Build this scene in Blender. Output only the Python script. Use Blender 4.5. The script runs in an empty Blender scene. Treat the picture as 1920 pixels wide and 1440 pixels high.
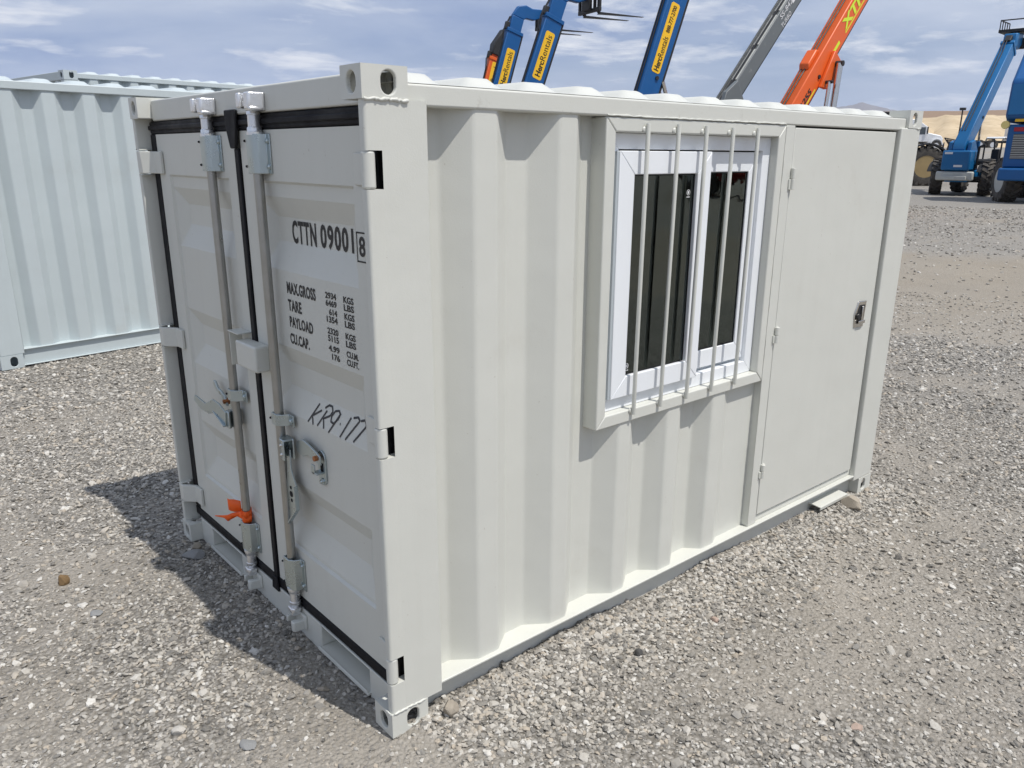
import bpy, bmesh, math, random
import numpy as np
from mathutils import Vector, Matrix
random.seed(7)
rng = np.random.default_rng(11)
S = bpy.context.scene
COL = S.collection
PI = math.pi
# ------------------------------------------------------------------ camera
cd = bpy.data.cameras.new('camera'); cam = bpy.data.objects.new('camera', cd); COL.objects.link(cam)
S.camera = cam
CAM = Vector((-1.09783, -1.86520, 1.78609)); YAW, PIT, ROLL = 0.8564132, 0.30067172, 0.00570634
_f = Vector((math.cos(YAW)*math.cos(PIT), math.sin(YAW)*math.cos(PIT), -math.sin(PIT)))
_r = Vector((math.sin(YAW), -math.cos(YAW), 0)); _u = _r.cross(_f)
_r2 = _r*math.cos(ROLL) + _u*math.sin(ROLL); _u2 = -_r*math.sin(ROLL) + _u*math.cos(ROLL)
mw = Matrix((_r2, _u2, -_f)).transposed().to_4x4(); mw.translation = CAM
cam.matrix_world = mw
cd.sensor_width = 36; cd.lens = 1503.2618/1920*36
cd.shift_x = -11.2335/1920; cd.shift_y = 35.7231/1920
cd.clip_start = 0.05; cd.clip_end = 30000
S.render.resolution_x, S.render.resolution_y = 1024, 768
S.cycles.max_bounces = 6; S.cycles.diffuse_bounces = 4; S.cycles.glossy_bounces = 3; S.cycles.transmission_bounces = 4; S.cycles.transparent_max_bounces = 8
S.cycles.caustics_reflective = False; S.cycles.caustics_refractive = False
# ------------------------------------------------------------------ exposure
S.view_settings.view_transform = 'Standard'; S.view_settings.look = 'None'
S.view_settings.gamma = 1.0; S.view_settings.exposure = 0.10
S.view_settings.use_curve_mapping = False
# ------------------------------------------------------------------ sun + sky
SUN = Vector((0.112, -0.478, 1.0)).normalized()         # from the scene towards the sun
elev = math.asin(SUN.z); az = math.atan2(SUN.y, SUN.x)
ld = bpy.data.lights.new('sun', 'SUN'); ld.energy = 3.8; ld.angle = math.radians(0.53); ld.color = (1.0, 0.965, 0.91)
sun = bpy.data.objects.new('sun', ld); COL.objects.link(sun)
sun.rotation_euler = (-SUN).to_track_quat('-Z', 'Y').to_euler(); sun.location = (3, -8, 16)
W = bpy.data.worlds.new('World'); S.world = W; W.use_nodes = True
nt = W.node_tree; nt.nodes.clear()
def N(t, typ, **kw):
    n = t.nodes.new(typ)
    for k, v in kw.items():
        if k in n.inputs: n.inputs[k].default_value = v
        else: setattr(n, k, v)
    return n
def LK(t, a, b): t.links.new(a, b)
def mathn(t, op, a, b=None, clamp=False):
    n = t.nodes.new('ShaderNodeMath'); n.operation = op; n.use_clamp = clamp
    for i, v in enumerate((a, b)):
        if v is None: continue
        if isinstance(v, (int, float)): n.inputs[i].default_value = v
        else: t.links.new(v, n.inputs[i])
    return n.outputs[0]
def mixc(t, fac, a, b):
    n = t.nodes.new('ShaderNodeMix'); n.data_type = 'RGBA'
    for sock, v in ((n.inputs[0], fac), (n.inputs[6], a), (n.inputs[7], b)):
        if isinstance(v, (int, float)): sock.default_value = v
        elif isinstance(v, tuple): sock.default_value = (*v, 1) if len(v) == 3 else v
        else: t.links.new(v, sock)
    return n.outputs[2]
def ramp(t, fac, stops, interp='LINEAR'):
    n = t.nodes.new('ShaderNodeValToRGB'); n.color_ramp.interpolation = interp
    e = n.color_ramp.elements
    while len(e) < len(stops): e.new(0.5)
    for i, (p, c) in enumerate(stops):
        e[i].position = p
        e[i].color = (c, c, c, 1) if isinstance(c, (int, float)) else (*c, 1)
    t.links.new(fac, n.inputs[0]); return n.outputs[0]
sky = N(nt, 'ShaderNodeTexSky', sky_type='NISHITA'); sky.sun_disc = False
sky.sun_elevation = elev; sky.sun_rotation = PI/2 - az
sky.air_density = 1.0; sky.dust_density = 1.2; sky.ozone_density = 1.5; sky.altitude = 600
tc = N(nt, 'ShaderNodeTexCoord')
sep = N(nt, 'ShaderNodeSeparateXYZ'); LK(nt, tc.outputs['Generated'], sep.inputs[0])
zc = mathn(nt, 'MAXIMUM', sep.outputs[2], 0.0)
den = mathn(nt, 'ADD', zc, 0.10)
cx = mathn(nt, 'DIVIDE', sep.outputs[0], den); cy = mathn(nt, 'DIVIDE', sep.outputs[1], den)
cmb = N(nt, 'ShaderNodeCombineXYZ'); LK(nt, cx, cmb.inputs[0]); LK(nt, cy, cmb.inputs[1])
cmb.inputs[2].default_value = 3.7
nz = N(nt, 'ShaderNodeTexNoise', Scale=0.55, Detail=9.0, Roughness=0.56, Distortion=0.35); LK(nt, cmb.outputs[0], nz.inputs['Vector'])
nz2 = N(nt, 'ShaderNodeTexNoise', Scale=0.21, Detail=6.0, Roughness=0.5, Distortion=0.3); LK(nt, cmb.outputs[0], nz2.inputs['Vector'])
nz3 = N(nt, 'ShaderNodeTexNoise', Scale=1.5, Detail=8.0, Roughness=0.6, Distortion=0.2); LK(nt, cmb.outputs[0], nz3.inputs['Vector'])
veil = ramp(nt, nz2.outputs[0], [(0.30, 0.45), (0.62, 0.95)])
puff = ramp(nt, nz.outputs[0], [(0.36, 0.0), (0.62, 0.95)])
wisp = ramp(nt, nz3.outputs[0], [(0.53, 0.0), (0.68, 0.95)])
SK = 0.085
def skyc(r, g, b): return (r/SK, g/SK, b/SK)
c1 = mixc(nt, veil, sky.outputs[0], skyc(0.255, 0.348, 0.575))
c2 = mixc(nt, puff, c1, skyc(0.53, 0.60, 0.74))
c3 = mixc(nt, wisp, c2, skyc(0.86, 0.88, 0.93))
hz = ramp(nt, sep.outputs[2], [(0.0, 0.6), (0.10, 0.0)])
c4 = mixc(nt, hz, c3, skyc(0.255, 0.350, 0.575))
bg = N(nt, 'ShaderNodeBackground', Strength=SK); LK(nt, c4, bg.inputs[0])
wo = N(nt, 'ShaderNodeOutputWorld'); LK(nt, bg.outputs[0], wo.inputs[0])

# ------------------------------------------------------------------ materials
MATS = {}
def mat(name, col, rough=0.5, metal=0.0, var=0.0, vscale=6.0, bump=0.0, bscale=200.0, spec=0.5, dirt=None, dscale=3.0, dlo=0.55, dhi=0.8, damt=0.5, emis=None, clear=0.0, wob=0.0):
    m = bpy.data.materials.new(name); m.use_nodes = True
    t = m.node_tree; p = t.nodes['Principled BSDF']
    p.inputs['Roughness'].default_value = rough; p.inputs['Metallic'].default_value = metal
    p.inputs['Specular IOR Level'].default_value = spec
    p.inputs['Base Color'].default_value = (*col, 1)
    if clear: p.inputs['Coat Weight'].default_value = clear; p.inputs['Coat Roughness'].default_value = 0.15
    co = N(t, 'ShaderNodeTexCoord'); src = None
    if var:
        n = N(t, 'ShaderNodeTexNoise', Scale=vscale, Detail=6.0, Roughness=0.6); LK(t, co.outputs['Object'], n.inputs['Vector'])
        src = mixc(t, n.outputs[0], tuple(c*(1-var) for c in col), tuple(min(1, c*(1+var)) for c in col))
        rr = ramp(t, n.outputs[0], [(0.3, max(0.02, rough*0.8)), (0.7, min(1, rough*1.2))]); LK(t, rr, p.inputs['Roughness'])
    if dirt:
        n = N(t, 'ShaderNodeTexNoise', Scale=dscale, Detail=9.0, Roughness=0.7); LK(t, co.outputs['Object'], n.inputs['Vector'])
        f = ramp(t, n.outputs[0], [(dlo, 0.0), (dhi, damt)])
        src = mixc(t, f, src if src else col, dirt)
    if wob:
        mpp = N(t, 'ShaderNodeMapping'); mpp.inputs['Scale'].default_value = (14, 14, 0.7); LK(t, co.outputs['Object'], mpp.inputs['Vector'])
        n = N(t, 'ShaderNodeTexNoise', Scale=1.0, Detail=5.0, Roughness=0.6); LK(t, mpp.outputs[0], n.inputs['Vector'])
        src = mixc(t, ramp(t, n.outputs[0], [(0.50, 0.0), (0.80, 0.14)]), src if src else col, tuple(c*0.78 for c in col))
        n = N(t, 'ShaderNodeTexNoise', Scale=60.0, Detail=4.0, Roughness=0.7); LK(t, co.outputs['Object'], n.inputs['Vector'])
        src = mixc(t, ramp(t, n.outputs[0], [(0.68, 0.0), (0.74, 0.5)]), src, (0.30, 0.25, 0.19))
    if src: LK(t, src, p.inputs['Base Color'])
    if bump:
        n = N(t, 'ShaderNodeTexNoise', Scale=bscale, Detail=3.0); LK(t, co.outputs['Object'], n.inputs['Vector'])
        b = N(t, 'ShaderNodeBump', Strength=bump, Distance=0.002); LK(t, n.outputs[0], b.inputs['Height']); LK(t, b.outputs[0], p.inputs['Normal'])
        if wob:
            n = N(t, 'ShaderNodeTexNoise', Scale=5.0, Detail=2.0); LK(t, co.outputs['Object'], n.inputs['Vector'])
            b2 = N(t, 'ShaderNodeBump', Strength=1.0, Distance=wob); LK(t, n.outputs[0], b2.inputs['Height']); LK(t, b2.outputs[0], b.inputs['Normal'])
    MATS[name] = m; return m
paint = mat('beige_grey_paint', (0.602, 0.603, 0.552), 0.42, var=0.035, vscale=2.5, bump=0.18, bscale=260, dirt=(0.40, 0.36, 0.30), dscale=2.2, dlo=0.58, dhi=0.85, damt=0.30, wob=0.003)
paintw = mat('cool_white_paint', (0.50, 0.555, 0.565), 0.45, var=0.05, vscale=2.0, bump=0.12, bscale=120, wob=0.003, dirt=(0.36, 0.33, 0.28), dscale=1.6, dlo=0.58, dhi=0.85, damt=0.3)
rubber = mat('black_rubber', (0.007, 0.007, 0.009), 0.6, var=0.3, vscale=14, spec=0.25)
zinc = mat('zinc_steel', (0.46, 0.52, 0.53), 0.30, 0.90, var=0.10, vscale=18, bump=0.04, bscale=160)
rodm = mat('galvanised_rod', (0.40, 0.395, 0.375), 0.33, 0.92, var=0.18, vscale=22, bump=0.06, bscale=140)
silver = mat('aluminium_paint', (0.80, 0.80, 0.80), 0.30, 0.75, var=0.1, vscale=30, bump=0.3, bscale=90)
brassy = mat('copper_bolt', (0.42, 0.17, 0.07), 0.5, 0.6, var=0.3, vscale=80)
blackm = mat('black_lettering', (0.012, 0.012, 0.013), 0.5)
marker = mat('black_marker', (0.02, 0.02, 0.024), 0.45)
pvc = mat('white_pvc', (0.79, 0.81, 0.83), 0.35, var=0.02, vscale=8)
pvcg = mat('grey_track', (0.42, 0.46, 0.48), 0.45)
dark = mat('dark_void', (0.01, 0.01, 0.01), 0.9)
ply = mat('plywood_floor', (0.10, 0.09, 0.075), 0.7, var=0.2, vscale=10)
lining = mat('grey_lining', (0.14, 0.145, 0.14), 0.7)
orange_tag = mat('orange_tape', (0.95, 0.13, 0.01), 0.45)
chrome = mat('stainless', (0.62, 0.60, 0.56), 0.22, 1.0, var=0.1, vscale=40)
wht_print = mat('white_print', (0.75, 0.75, 0.75), 0.5)
blue = mat('blue_machine_paint', (0.003, 0.088, 0.275), 0.42, var=0.08, vscale=3, dirt=(0.05, 0.12, 0.22), dscale=2.5, dlo=0.55, dhi=0.85, damt=0.35)
lblue = mat('sky_blue_machine_paint', (0.006, 0.130, 0.33), 0.38, var=0.10, vscale=2.5, dirt=(0.08, 0.19, 0.30), dscale=2, dlo=0.55, dhi=0.85, damt=0.35)
orange = mat('orange_machine_paint', (0.72, 0.115, 0.016), 0.42, var=0.08, vscale=3, dirt=(0.45, 0.12, 0.05), dscale=3, dlo=0.58, dhi=0.85, damt=0.4)
grey = mat('grey_machine_paint', (0.135, 0.15, 0.155), 0.5, var=0.15, vscale=3, dirt=(0.40, 0.39, 0.36), dscale=5, dlo=0.60, dhi=0.72, damt=0.55)
greyl = mat('pale_grey_steel', (0.50, 0.51, 0.48), 0.55, var=0.2, vscale=4, dirt=(0.20, 0.16, 0.12), dscale=4, dlo=0.55, dhi=0.8, damt=0.6)
red = mat('red_machine_paint', (0.42, 0.030, 0.018), 0.42, var=0.12, vscale=3)
mblack = mat('black_steel', (0.018, 0.018, 0.019), 0.55, var=0.2, vscale=6)
tyre = mat('dusty_tyre', (0.055, 0.050, 0.045), 0.85, var=0.25, vscale=5, dirt=(0.20, 0.175, 0.14), dscale=3, dlo=0.42, dhi=0.75, damt=0.6)
yellow = mat('yellow_decal', (0.90, 0.52, 0.02), 0.4)
lime = mat('lime_decal', (0.62, 0.80, 0.03), 0.4)
tan = mat('tan_rim', (0.36, 0.26, 0.12), 0.6, var=0.2)
white_truck = mat('white_truck_paint', (0.72, 0.73, 0.74), 0.3)
greybox = mat('trailer_grey', (0.36, 0.40, 0.43), 0.5, var=0.05)
lamp = mat('amber_lens', (0.75, 0.62, 0.22), 0.2)
redlens = mat('red_lens', (0.35, 0.01, 0.02), 0.2)
glassdark = mat('dark_cab_glass', (0.05, 0.06, 0.06), 0.05, spec=0.8)
def glassmat():
    m = bpy.data.materials.new('tinted_glass'); m.use_nodes = True; t = m.node_tree; t.nodes.clear()
    o = N(t, 'ShaderNodeOutputMaterial'); mx = N(t, 'ShaderNodeMixShader'); fr = N(t, 'ShaderNodeFresnel', IOR=2.1)
    tr = N(t, 'ShaderNodeBsdfTransparent'); tr.inputs[0].default_value = (0.20, 0.22, 0.21, 1)
    gl = N(t, 'ShaderNodeBsdfGlossy', Roughness=0.025); gl.inputs[0].default_value = (0.78, 0.88, 0.82, 1)
    co = N(t, 'ShaderNodeTexCoord'); n = N(t, 'ShaderNodeTexNoise', Scale=9.0, Detail=2.0); LK(t, co.outputs['Object'], n.inputs['Vector'])
    b = N(t, 'ShaderNodeBump', Strength=0.12, Distance=0.006); LK(t, n.outputs[0], b.inputs['Height']); LK(t, b.outputs[0], gl.inputs['Normal'])
    LK(t, fr.outputs[0], mx.inputs[0]); LK(t, tr.outputs[0], mx.inputs[1]); LK(t, gl.outputs[0], mx.inputs[2]); LK(t, mx.outputs[0], o.inputs[0])
    return m
glass = glassmat()

# ------------------------------------------------------------------ mesh helpers
class MB:
    def __init__(s, M=None): s.v = []; s.f = []; s.M = M
    def add(s, vs, fs):
        b = len(s.v)
        for p in vs:
            p = Vector(p); s.v.append(s.M @ p if s.M else p)
        for f in fs: s.f.append(tuple(i+b for i in f))
        return s
    def box(s, x0, x1, y0, y1, z0, z1):
        return s.add([(x0,y0,z0),(x1,y0,z0),(x1,y1,z0),(x0,y1,z0),(x0,y0,z1),(x1,y0,z1),(x1,y1,z1),(x0,y1,z1)],
                     [(0,3,2,1),(4,5,6,7),(0,1,5,4),(1,2,6,5),(2,3,7,6),(3,0,4,7)])
    def prism(s, poly, a, b, ax='z'):
        n = len(poly)
        def P(p, w): return {'z': (p[0], p[1], w), 'y': (p[0], w, p[1]), 'x': (w, p[0], p[1])}[ax]
        return s.add([P(p, a) for p in poly]+[P(p, b) for p in poly],
                     [tuple(range(n))[::-1], tuple(range(n, 2*n))]+[(i,(i+1)%n,(i+1)%n+n,i+n) for i in range(n)])
    def tube(s, p0, p1, r0, r1=None, n=12):
        return s.rev(p0, (Vector(p1)-Vector(p0)), [(0, r0), (1, r0 if r1 is None else r1)], n)
    def rev(s, p0, d, prof, n=16, caps=True):
        p0 = Vector(p0); d = Vector(d); L = d.length; w = d.normalized()
        a = w.orthogonal().normalized(); b = w.cross(a); vs = []; fs = []
        for t, r in prof:
            for i in range(n):
                an = 2*PI*i/n; vs.append(p0 + d*t + (a*math.cos(an)+b*math.sin(an))*r)
        for k in range(len(prof)-1):
            for i in range(n): fs.append((k*n+i, k*n+(i+1)%n, (k+1)*n+(i+1)%n, (k+1)*n+i))
        if caps: fs.append(tuple(range(n))[::-1]); fs.append(tuple(range((len(prof)-1)*n, len(prof)*n)))
        return s.add(vs, fs)
    def path(s, pts, r, n=8):
        pts = [Vector(p) for p in pts]; rs = r if isinstance(r, (list, tuple)) else [r]*len(pts)
        vs = []; fs = []; a = None
        for k, p in enumerate(pts):
            d = (pts[min(k+1, len(pts)-1)]-pts[max(k-1, 0)]).normalized()
            if a is None: a = d.orthogonal().normalized()
            a = (a - d*a.dot(d)).normalized(); b = d.cross(a)
            for i in range(n):
                an = 2*PI*i/n; vs.append(p+(a*math.cos(an)+b*math.sin(an))*rs[k])
        for k in range(len(pts)-1):
            for i in range(n): fs.append((k*n+i, k*n+(i+1)%n, (k+1)*n+(i+1)%n, (k+1)*n+i))
        fs.append(tuple(range(n))[::-1]); fs.append(tuple(range((len(pts)-1)*n, len(pts)*n)))
        return s.add(vs, fs)
    def grid(s, us, vs_, fn):
        nu, nv = len(us), len(vs_); 
        return s.add([fn(u, v) for u in us for v in vs_], [(i*nv+j, (i+1)*nv+j, (i+1)*nv+j+1, i*nv+j+1) for i in range(nu-1) for j in range(nv-1)])
    def build(s, name, m, parent=None, bevel=0.0, seg=2, smooth=True, angle=35, recalc=True):
        me = bpy.data.meshes.new(name); me.from_pydata([tuple(v) for v in s.v], [], s.f)
        if recalc:
            bm = bmesh.new(); bm.from_mesh(me); bmesh.ops.recalc_face_normals(bm, faces=bm.faces); bm.to_mesh(me); bm.free()
        return link(name, me, m, parent, bevel, seg, smooth, angle)
def link(name, me, m, parent=None, bevel=0.0, seg=2, smooth=True, angle=35):
    me.materials.append(m)
    if smooth:
        me.shade_smooth(); me.set_sharp_from_angle(angle=math.radians(angle))
    o = bpy.data.objects.new(name, me); COL.objects.link(o); o.parent = parent
    if bevel:
        b = o.modifiers.new('bevel', 'BEVEL'); b.width = bevel; b.segments = seg; b.limit_method = 'ANGLE'; b.angle_limit = math.radians(40)
        b.harden_normals = False
    return o
def tag(o, label=None, cat=None, group=None, kind=None):
    if label: o['label'] = label
    if cat: o['category'] = cat
    if group: o['group'] = group
    if kind: o['kind'] = kind
    return o
def thing(name, label, cat, loc=(0,0,0), rz=0, group=None):
    o = bpy.data.objects.new(name, None); COL.objects.link(o); o.location = loc; o.rotation_euler = (0,0,rz)
    o.empty_display_size = 0.2
    return tag(o, label, cat, group)
_tc = {}
def text2d(s, bold=0.0, spacing=1.0):
    k = (s, bold, spacing)
    if k in _tc: return _tc[k]
    c = bpy.data.curves.new('lettering', 'FONT'); c.body = s; c.size = 1.0; c.offset = bold; c.space_character = spacing; c.resolution_u = 3
    o = bpy.data.objects.new('lettering', c); me = o.to_mesh()
    v = [(p.co.x, p.co.y) for p in me.vertices]; f = [tuple(p.vertices) for p in me.polygons]
    o.to_mesh_clear(); bpy.data.objects.remove(o); bpy.data.curves.remove(c)
    x0 = min(p[0] for p in v); x1 = max(p[0] for p in v); y0 = min(p[1] for p in v); y1 = max(p[1] for p in v)
    v = [((a-x0)/(x1-x0), (b-y0)/(y1-y0)) for a, b in v]
    _tc[k] = (v, f); return _tc[k]
def put_text(mb, s, fn, bold=0.0, spacing=1.0):
    v, f = text2d(s, bold, spacing); mb.add([fn(a, b) for a, b in v], f)

# numpy value noise
_perm = rng.permutation(4096)
def _h(ix, iy, seed): return (_perm[(ix*73 + iy*1931 + seed*577) & 4095] + _perm[(ix*419 + iy*97 + seed*31 + 11) & 4095]*0.37) / (4096*1.37)
def vnoise(x, y, seed=0):
    ix = np.floor(x).astype(np.int64); iy = np.floor(y).astype(np.int64); fx = x-ix; fy = y-iy
    fx = fx*fx*(3-2*fx); fy = fy*fy*(3-2*fy)
    a = _h(ix,iy,seed); b = _h(ix+1,iy,seed); c = _h(ix,iy+1,seed); d = _h(ix+1,iy+1,seed)
    return (a*(1-fx)+b*fx)*(1-fy)+(c*(1-fx)+d*fx)*fy
def fbm(x, y, seed=0, o=4):
    s = 0; a = 0.5; t = 0
    for k in range(o):
        s = s+a*vnoise(x*2**k+k*17.3, y*2**k+k*9.1, seed+k); t += a; a *= 0.5
    return s/t
def sstep(a, b, x):
    t = np.clip((x-a)/(b-a), 0, 1); return t*t*(3-2*t)

# ================================================================== GROUND
LX, WY, HZ = 3.1474, 1.8861, 2.0
def ground_z(x, y):
    r = np.hypot(x-CAM.x, y-CAM.y)
    z = 0.50*sstep(9, 27, r) + np.clip(r-40, 0, 60)*0.037 + np.clip(r-100, 0, 60)*0.01
    z = z + (fbm(x*0.9, y*0.9, 3)-0.5)*0.030*(r < 40) + (fbm(x*4, y*4, 8)-0.5)*0.014
    z = z + (fbm(x*0.25, y*0.25, 21)-0.5)*0.14*sstep(6, 16, r)
    # gravel pushed up against the long side of the container, and a soft heap at the near corner
    dx = np.maximum(np.maximum(0.12-x, x-2.85), 0); dy = np.abs(y-0.03)
    z = z + 0.040*np.exp(-(dy/0.11)**2)*np.exp(-(dx/0.10)**2)*np.clip(fbm(x*2.2, y*2.2, 31)*2.6-0.55, 0.15, 1.6)
    inside = (x > 0.02) & (x < LX-0.02) & (y > 0.05) & (y < WY-0.02)
    z = np.where(inside, np.minimum(z, 0.02), z)
    d = np.maximum(np.maximum(-x, x-LX), np.maximum(-y, y-WY))          # keep the door end clear of the sill
    z = np.where((x < 0.05) & (d < 0.5), np.minimum(z, 0.010+np.clip(d, 0, 1)*0.02), z)
    return z - 0.006
def gravel_mask(x, y):
    m = fbm(x*0.55+3.1, y*0.55, 50, 4)*0.55 + fbm(x*2.1, y*2.1, 61, 3)*0.45
    m = 0.22+0.78*sstep(0.31, 0.53, m)
    r = np.hypot(x-CAM.x, y-CAM.y); a = np.degrees(np.arctan2(y-CAM.y, x-CAM.x))
    rr = r+1.6*(fbm(x*0.35, y*0.9, 55)-0.5)*2
    band = sstep(8.6, 9.4, rr)*sstep(17.5, 14.5, rr)*sstep(52, 40, a)           # sandy wheel track across the yard
    m = m*(1-0.92*band*(0.75+0.25*fbm(x*0.8, y*3.0, 57)))
    def patch(cx, cy, rx_, ry_, k): return 1-k*np.exp(-((x-cx)/rx_)**2-((y-cy)/ry_)**2)
    m = m*patch(1.75, -0.55, 0.35, 0.18, 0.6)*patch(2.6, -0.55, 0.4, 0.2, 0.45)*patch(-0.42, 0.10, 0.40, 0.25, 0.75)*patch(-0.70, 2.6, 0.3, 0.8, 0.6)*patch(-0.75, 1.2, 0.16, 0.5, 0.4)*patch(-0.05, 0.55, 0.14, 0.5, 0.6)*patch(-0.3, 4.2, 0.9, 0.35, 0.6)
    m = np.maximum(m, 0.9*np.exp(-((y-0.0)/0.16)**2)*((x > 0.1) & (x < 3.2)))
    return m
def axis(c, a, b, fine):
    l = list(np.arange(a, b+1e-6, fine)); s = fine; p = b
    while p < 3200: s *= 1.14; p += s; l.append(p)
    s = fine; p = a
    while p > -3200: s *= 1.14; p -= s; l.insert(0, p)
    return np.array(l)
gx = axis(0, -2.4, 6.5, 0.028); gy = axis(0, -2.0, 5.0, 0.028)
GX, GY = np.meshgrid(gx, gy, indexing='ij'); GZ = ground_z(GX, GY)
nx, ny = GX.shape
me = bpy.data.meshes.new('ground')
vv = np.stack([GX.ravel(), GY.ravel(), GZ.ravel()], 1)
ii = (np.arange(nx-1)[:, None]*ny+np.arange(ny-1)[None, :]).ravel()
ff = np.stack([ii, ii+ny, ii+ny+1, ii+1], 1)
me.vertices.add(len(vv)); me.vertices.foreach_set('co', vv.ravel())
me.loops.add(ff.size); me.loops.foreach_set('vertex_index', ff.ravel())
me.polygons.add(len(ff)); me.polygons.foreach_set('loop_start', np.arange(len(ff))*4); me.polygons.foreach_set('loop_total', np.full(len(ff), 4))
me.update(calc_edges=True); me.validate()
at = me.attributes.new('gravel', 'FLOAT', 'POINT'); at.data.foreach_set('value', gravel_mask(GX.ravel(), GY.ravel()).astype(np.float32))
def groundmat():
    m = bpy.data.materials.new('dirt_and_gravel'); m.use_nodes = True; t = m.node_tree; p = t.nodes['Principled BSDF']
    p.inputs['Roughness'].default_value = 0.9; p.inputs['Specular IOR Level'].default_value = 0.2
    ge = N(t, 'ShaderNodeNewGeometry'); P = ge.outputs['Position']
    a = N(t, 'ShaderNodeAttribute', attribute_name='gravel')
    n1 = N(t, 'ShaderNodeTexNoise', Scale=1.3, Detail=8.0, Roughness=0.65); LK(t, P, n1.inputs['Vector'])
    n2 = N(t, 'ShaderNodeTexNoise', Scale=55.0, Detail=6.0, Roughness=0.7); LK(t, P, n2.inputs['Vector'])
    n5 = N(t, 'ShaderNodeTexNoise', Scale=190.0, Detail=3.0, Roughness=0.7); LK(t, P, n5.inputs['Vector'])
    dirt = mixc(t, ramp(t, n1.outputs[0], [(0.35, 0.0), (0.65, 1.0)]), (0.298, 0.270, 0.230), (0.385, 0.352, 0.305))
    dirt = mixc(t, ramp(t, n2.outputs[0], [(0.40, 0.0), (0.75, 0.75)]), dirt, (0.40, 0.36, 0.30))
    dirt = mixc(t, ramp(t, n5.outputs[0], [(0.30, 0.7), (0.48, 0.0)]), dirt, (0.16, 0.14, 0.112))
    v = N(t, 'ShaderNodeTexVoronoi', Scale=62.0); LK(t, P, v.inputs['Vector'])
    st = ramp(t, v.outputs['Color'], [(0.05, (0.15, 0.142, 0.13)), (0.35, (0.25, 0.237, 0.215)), (0.65, (0.345, 0.325, 0.295)), (0.95, (0.52, 0.495, 0.455))])
    st = mixc(t, ramp(t, v.outputs['Distance'], [(0.35, 0.0), (0.75, 0.85)]), st, (0.085, 0.076, 0.062))  # shade in the crevices between stones, painted in as a dark edge colour
    # wheel-track bands farther out
    mp = N(t, 'ShaderNodeMapping'); mp.inputs['Rotation'].default_value = (0, 0, math.radians(38)); mp.inputs['Scale'].default_value = (0.28, 0.035, 1); LK(t, P, mp.inputs['Vector'])
    n3 = N(t, 'ShaderNodeTexNoise', Scale=1.6, Detail=5.0, Roughness=0.6); LK(t, mp.outputs[0], n3.inputs['Vector'])
    gm = mathn(t, 'MULTIPLY', a.outputs['Fac'], 0.9)
    c = mixc(t, gm, dirt, st)
    far = N(t, 'ShaderNodeVectorMath', operation='LENGTH'); LK(t, P, far.inputs[0])
    ff_ = ramp(t, mathn(t, 'DIVIDE', far.outputs['Value'], 40.0), [(0.12, 0.0), (0.30, 1.0)])
    tr_ = mixc(t, ramp(t, n3.outputs[0], [(0.40, 0.0), (0.60, 1.0)]), (0.345, 0.30, 0.235), (0.30, 0.25, 0.185))
    band = mixc(t, ramp(t, a.outputs['Fac'], [(0.10, 0.0), (0.55, 1.0)]), tr_, (0.325, 0.312, 0.288))
    sp = mixc(t, ramp(t, n2.outputs[0], [(0.35, 0.75), (0.65, 0.0)]), band, (0.19, 0.17, 0.14))
    sp = mixc(t, ramp(t, n2.outputs[0], [(0.54, 0.0), (0.78, 0.8)]), sp, (0.46, 0.43, 0.38))
    c = mixc(t, mathn(t, 'MULTIPLY', ff_, 0.7), c, sp)
    LK(t, c, p.inputs['Base Color'])
    b1 = N(t, 'ShaderNodeBump', Strength=0.8, Distance=0.012); LK(t, n2.outputs[0], b1.inputs['Height'])
    h = mathn(t, 'MULTIPLY', v.outputs['Distance'], -1.0)
    b2 = N(t, 'ShaderNodeBump', Strength=0.7, Distance=0.012); LK(t, h, b2.inputs['Height']); LK(t, b1.outputs[0], b2.inputs['Normal'])
    LK(t, b2.outputs[0], p.inputs['Normal'])
    return m
gmat = groundmat()
me.materials.append(gmat); me.shade_smooth()
ground = bpy.data.objects.new('ground', me); COL.objects.link(ground); tag(ground, kind='structure')

# hills beyond the yard
def hillmat():
    m = bpy.data.materials.new('desert_sand'); m.use_nodes = True; t = m.node_tree; p = t.nodes['Principled BSDF']
    p.inputs['Roughness'].default_value = 0.95; p.inputs['Specular IOR Level'].default_value = 0.1
    ge = N(t, 'ShaderNodeNewGeometry'); P = ge.outputs['Position']
    n1 = N(t, 'ShaderNodeTexNoise', Scale=0.06, Detail=8.0, Roughness=0.6); LK(t, P, n1.inputs['Vector'])
    sp = N(t, 'ShaderNodeSeparateXYZ'); LK(t, P, sp.inputs[0])
    n2 = N(t, 'ShaderNodeTexNoise', Scale=0.5, Detail=6.0); LK(t, P, n2.inputs['Vector'])
    c = mixc(t, ramp(t, n1.outputs[0], [(0.35, 0.0), (0.65, 1.0)]), (0.46, 0.36, 0.235), (0.58, 0.47, 0.32))
    top = ramp(t, mathn(t, 'ADD', mathn(t, 'DIVIDE', sp.outputs[2], 24.0), mathn(t, 'MULTIPLY', n1.outputs[0], 0.35)), [(0.72, 0.0), (0.90, 1.0)])
    c = mixc(t, top, c, (0.26, 0.185, 0.13))
    c = mixc(t, ramp(t, n2.outputs[0], [(0.55, 0.0), (0.75, 0.5)]), c, (0.24, 0.18, 0.11))
    LK(t, c, p.inputs['Base Color']); return m
hmat = hillmat()
azs = np.radians(np.arange(-70, 150, 0.5)); rs = np.concatenate([np.arange(100, 420, 6.0), np.arange(420, 900, 40.0)])
A, Rr = np.meshgrid(azs, rs, indexing='ij')
hx = CAM.x+Rr*np.cos(A); hy = CAM.y+Rr*np.sin(A)
gul = 1-np.abs(fbm(np.degrees(A)*0.42, Rr*0.006, 77, 4)*2-1)
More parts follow.
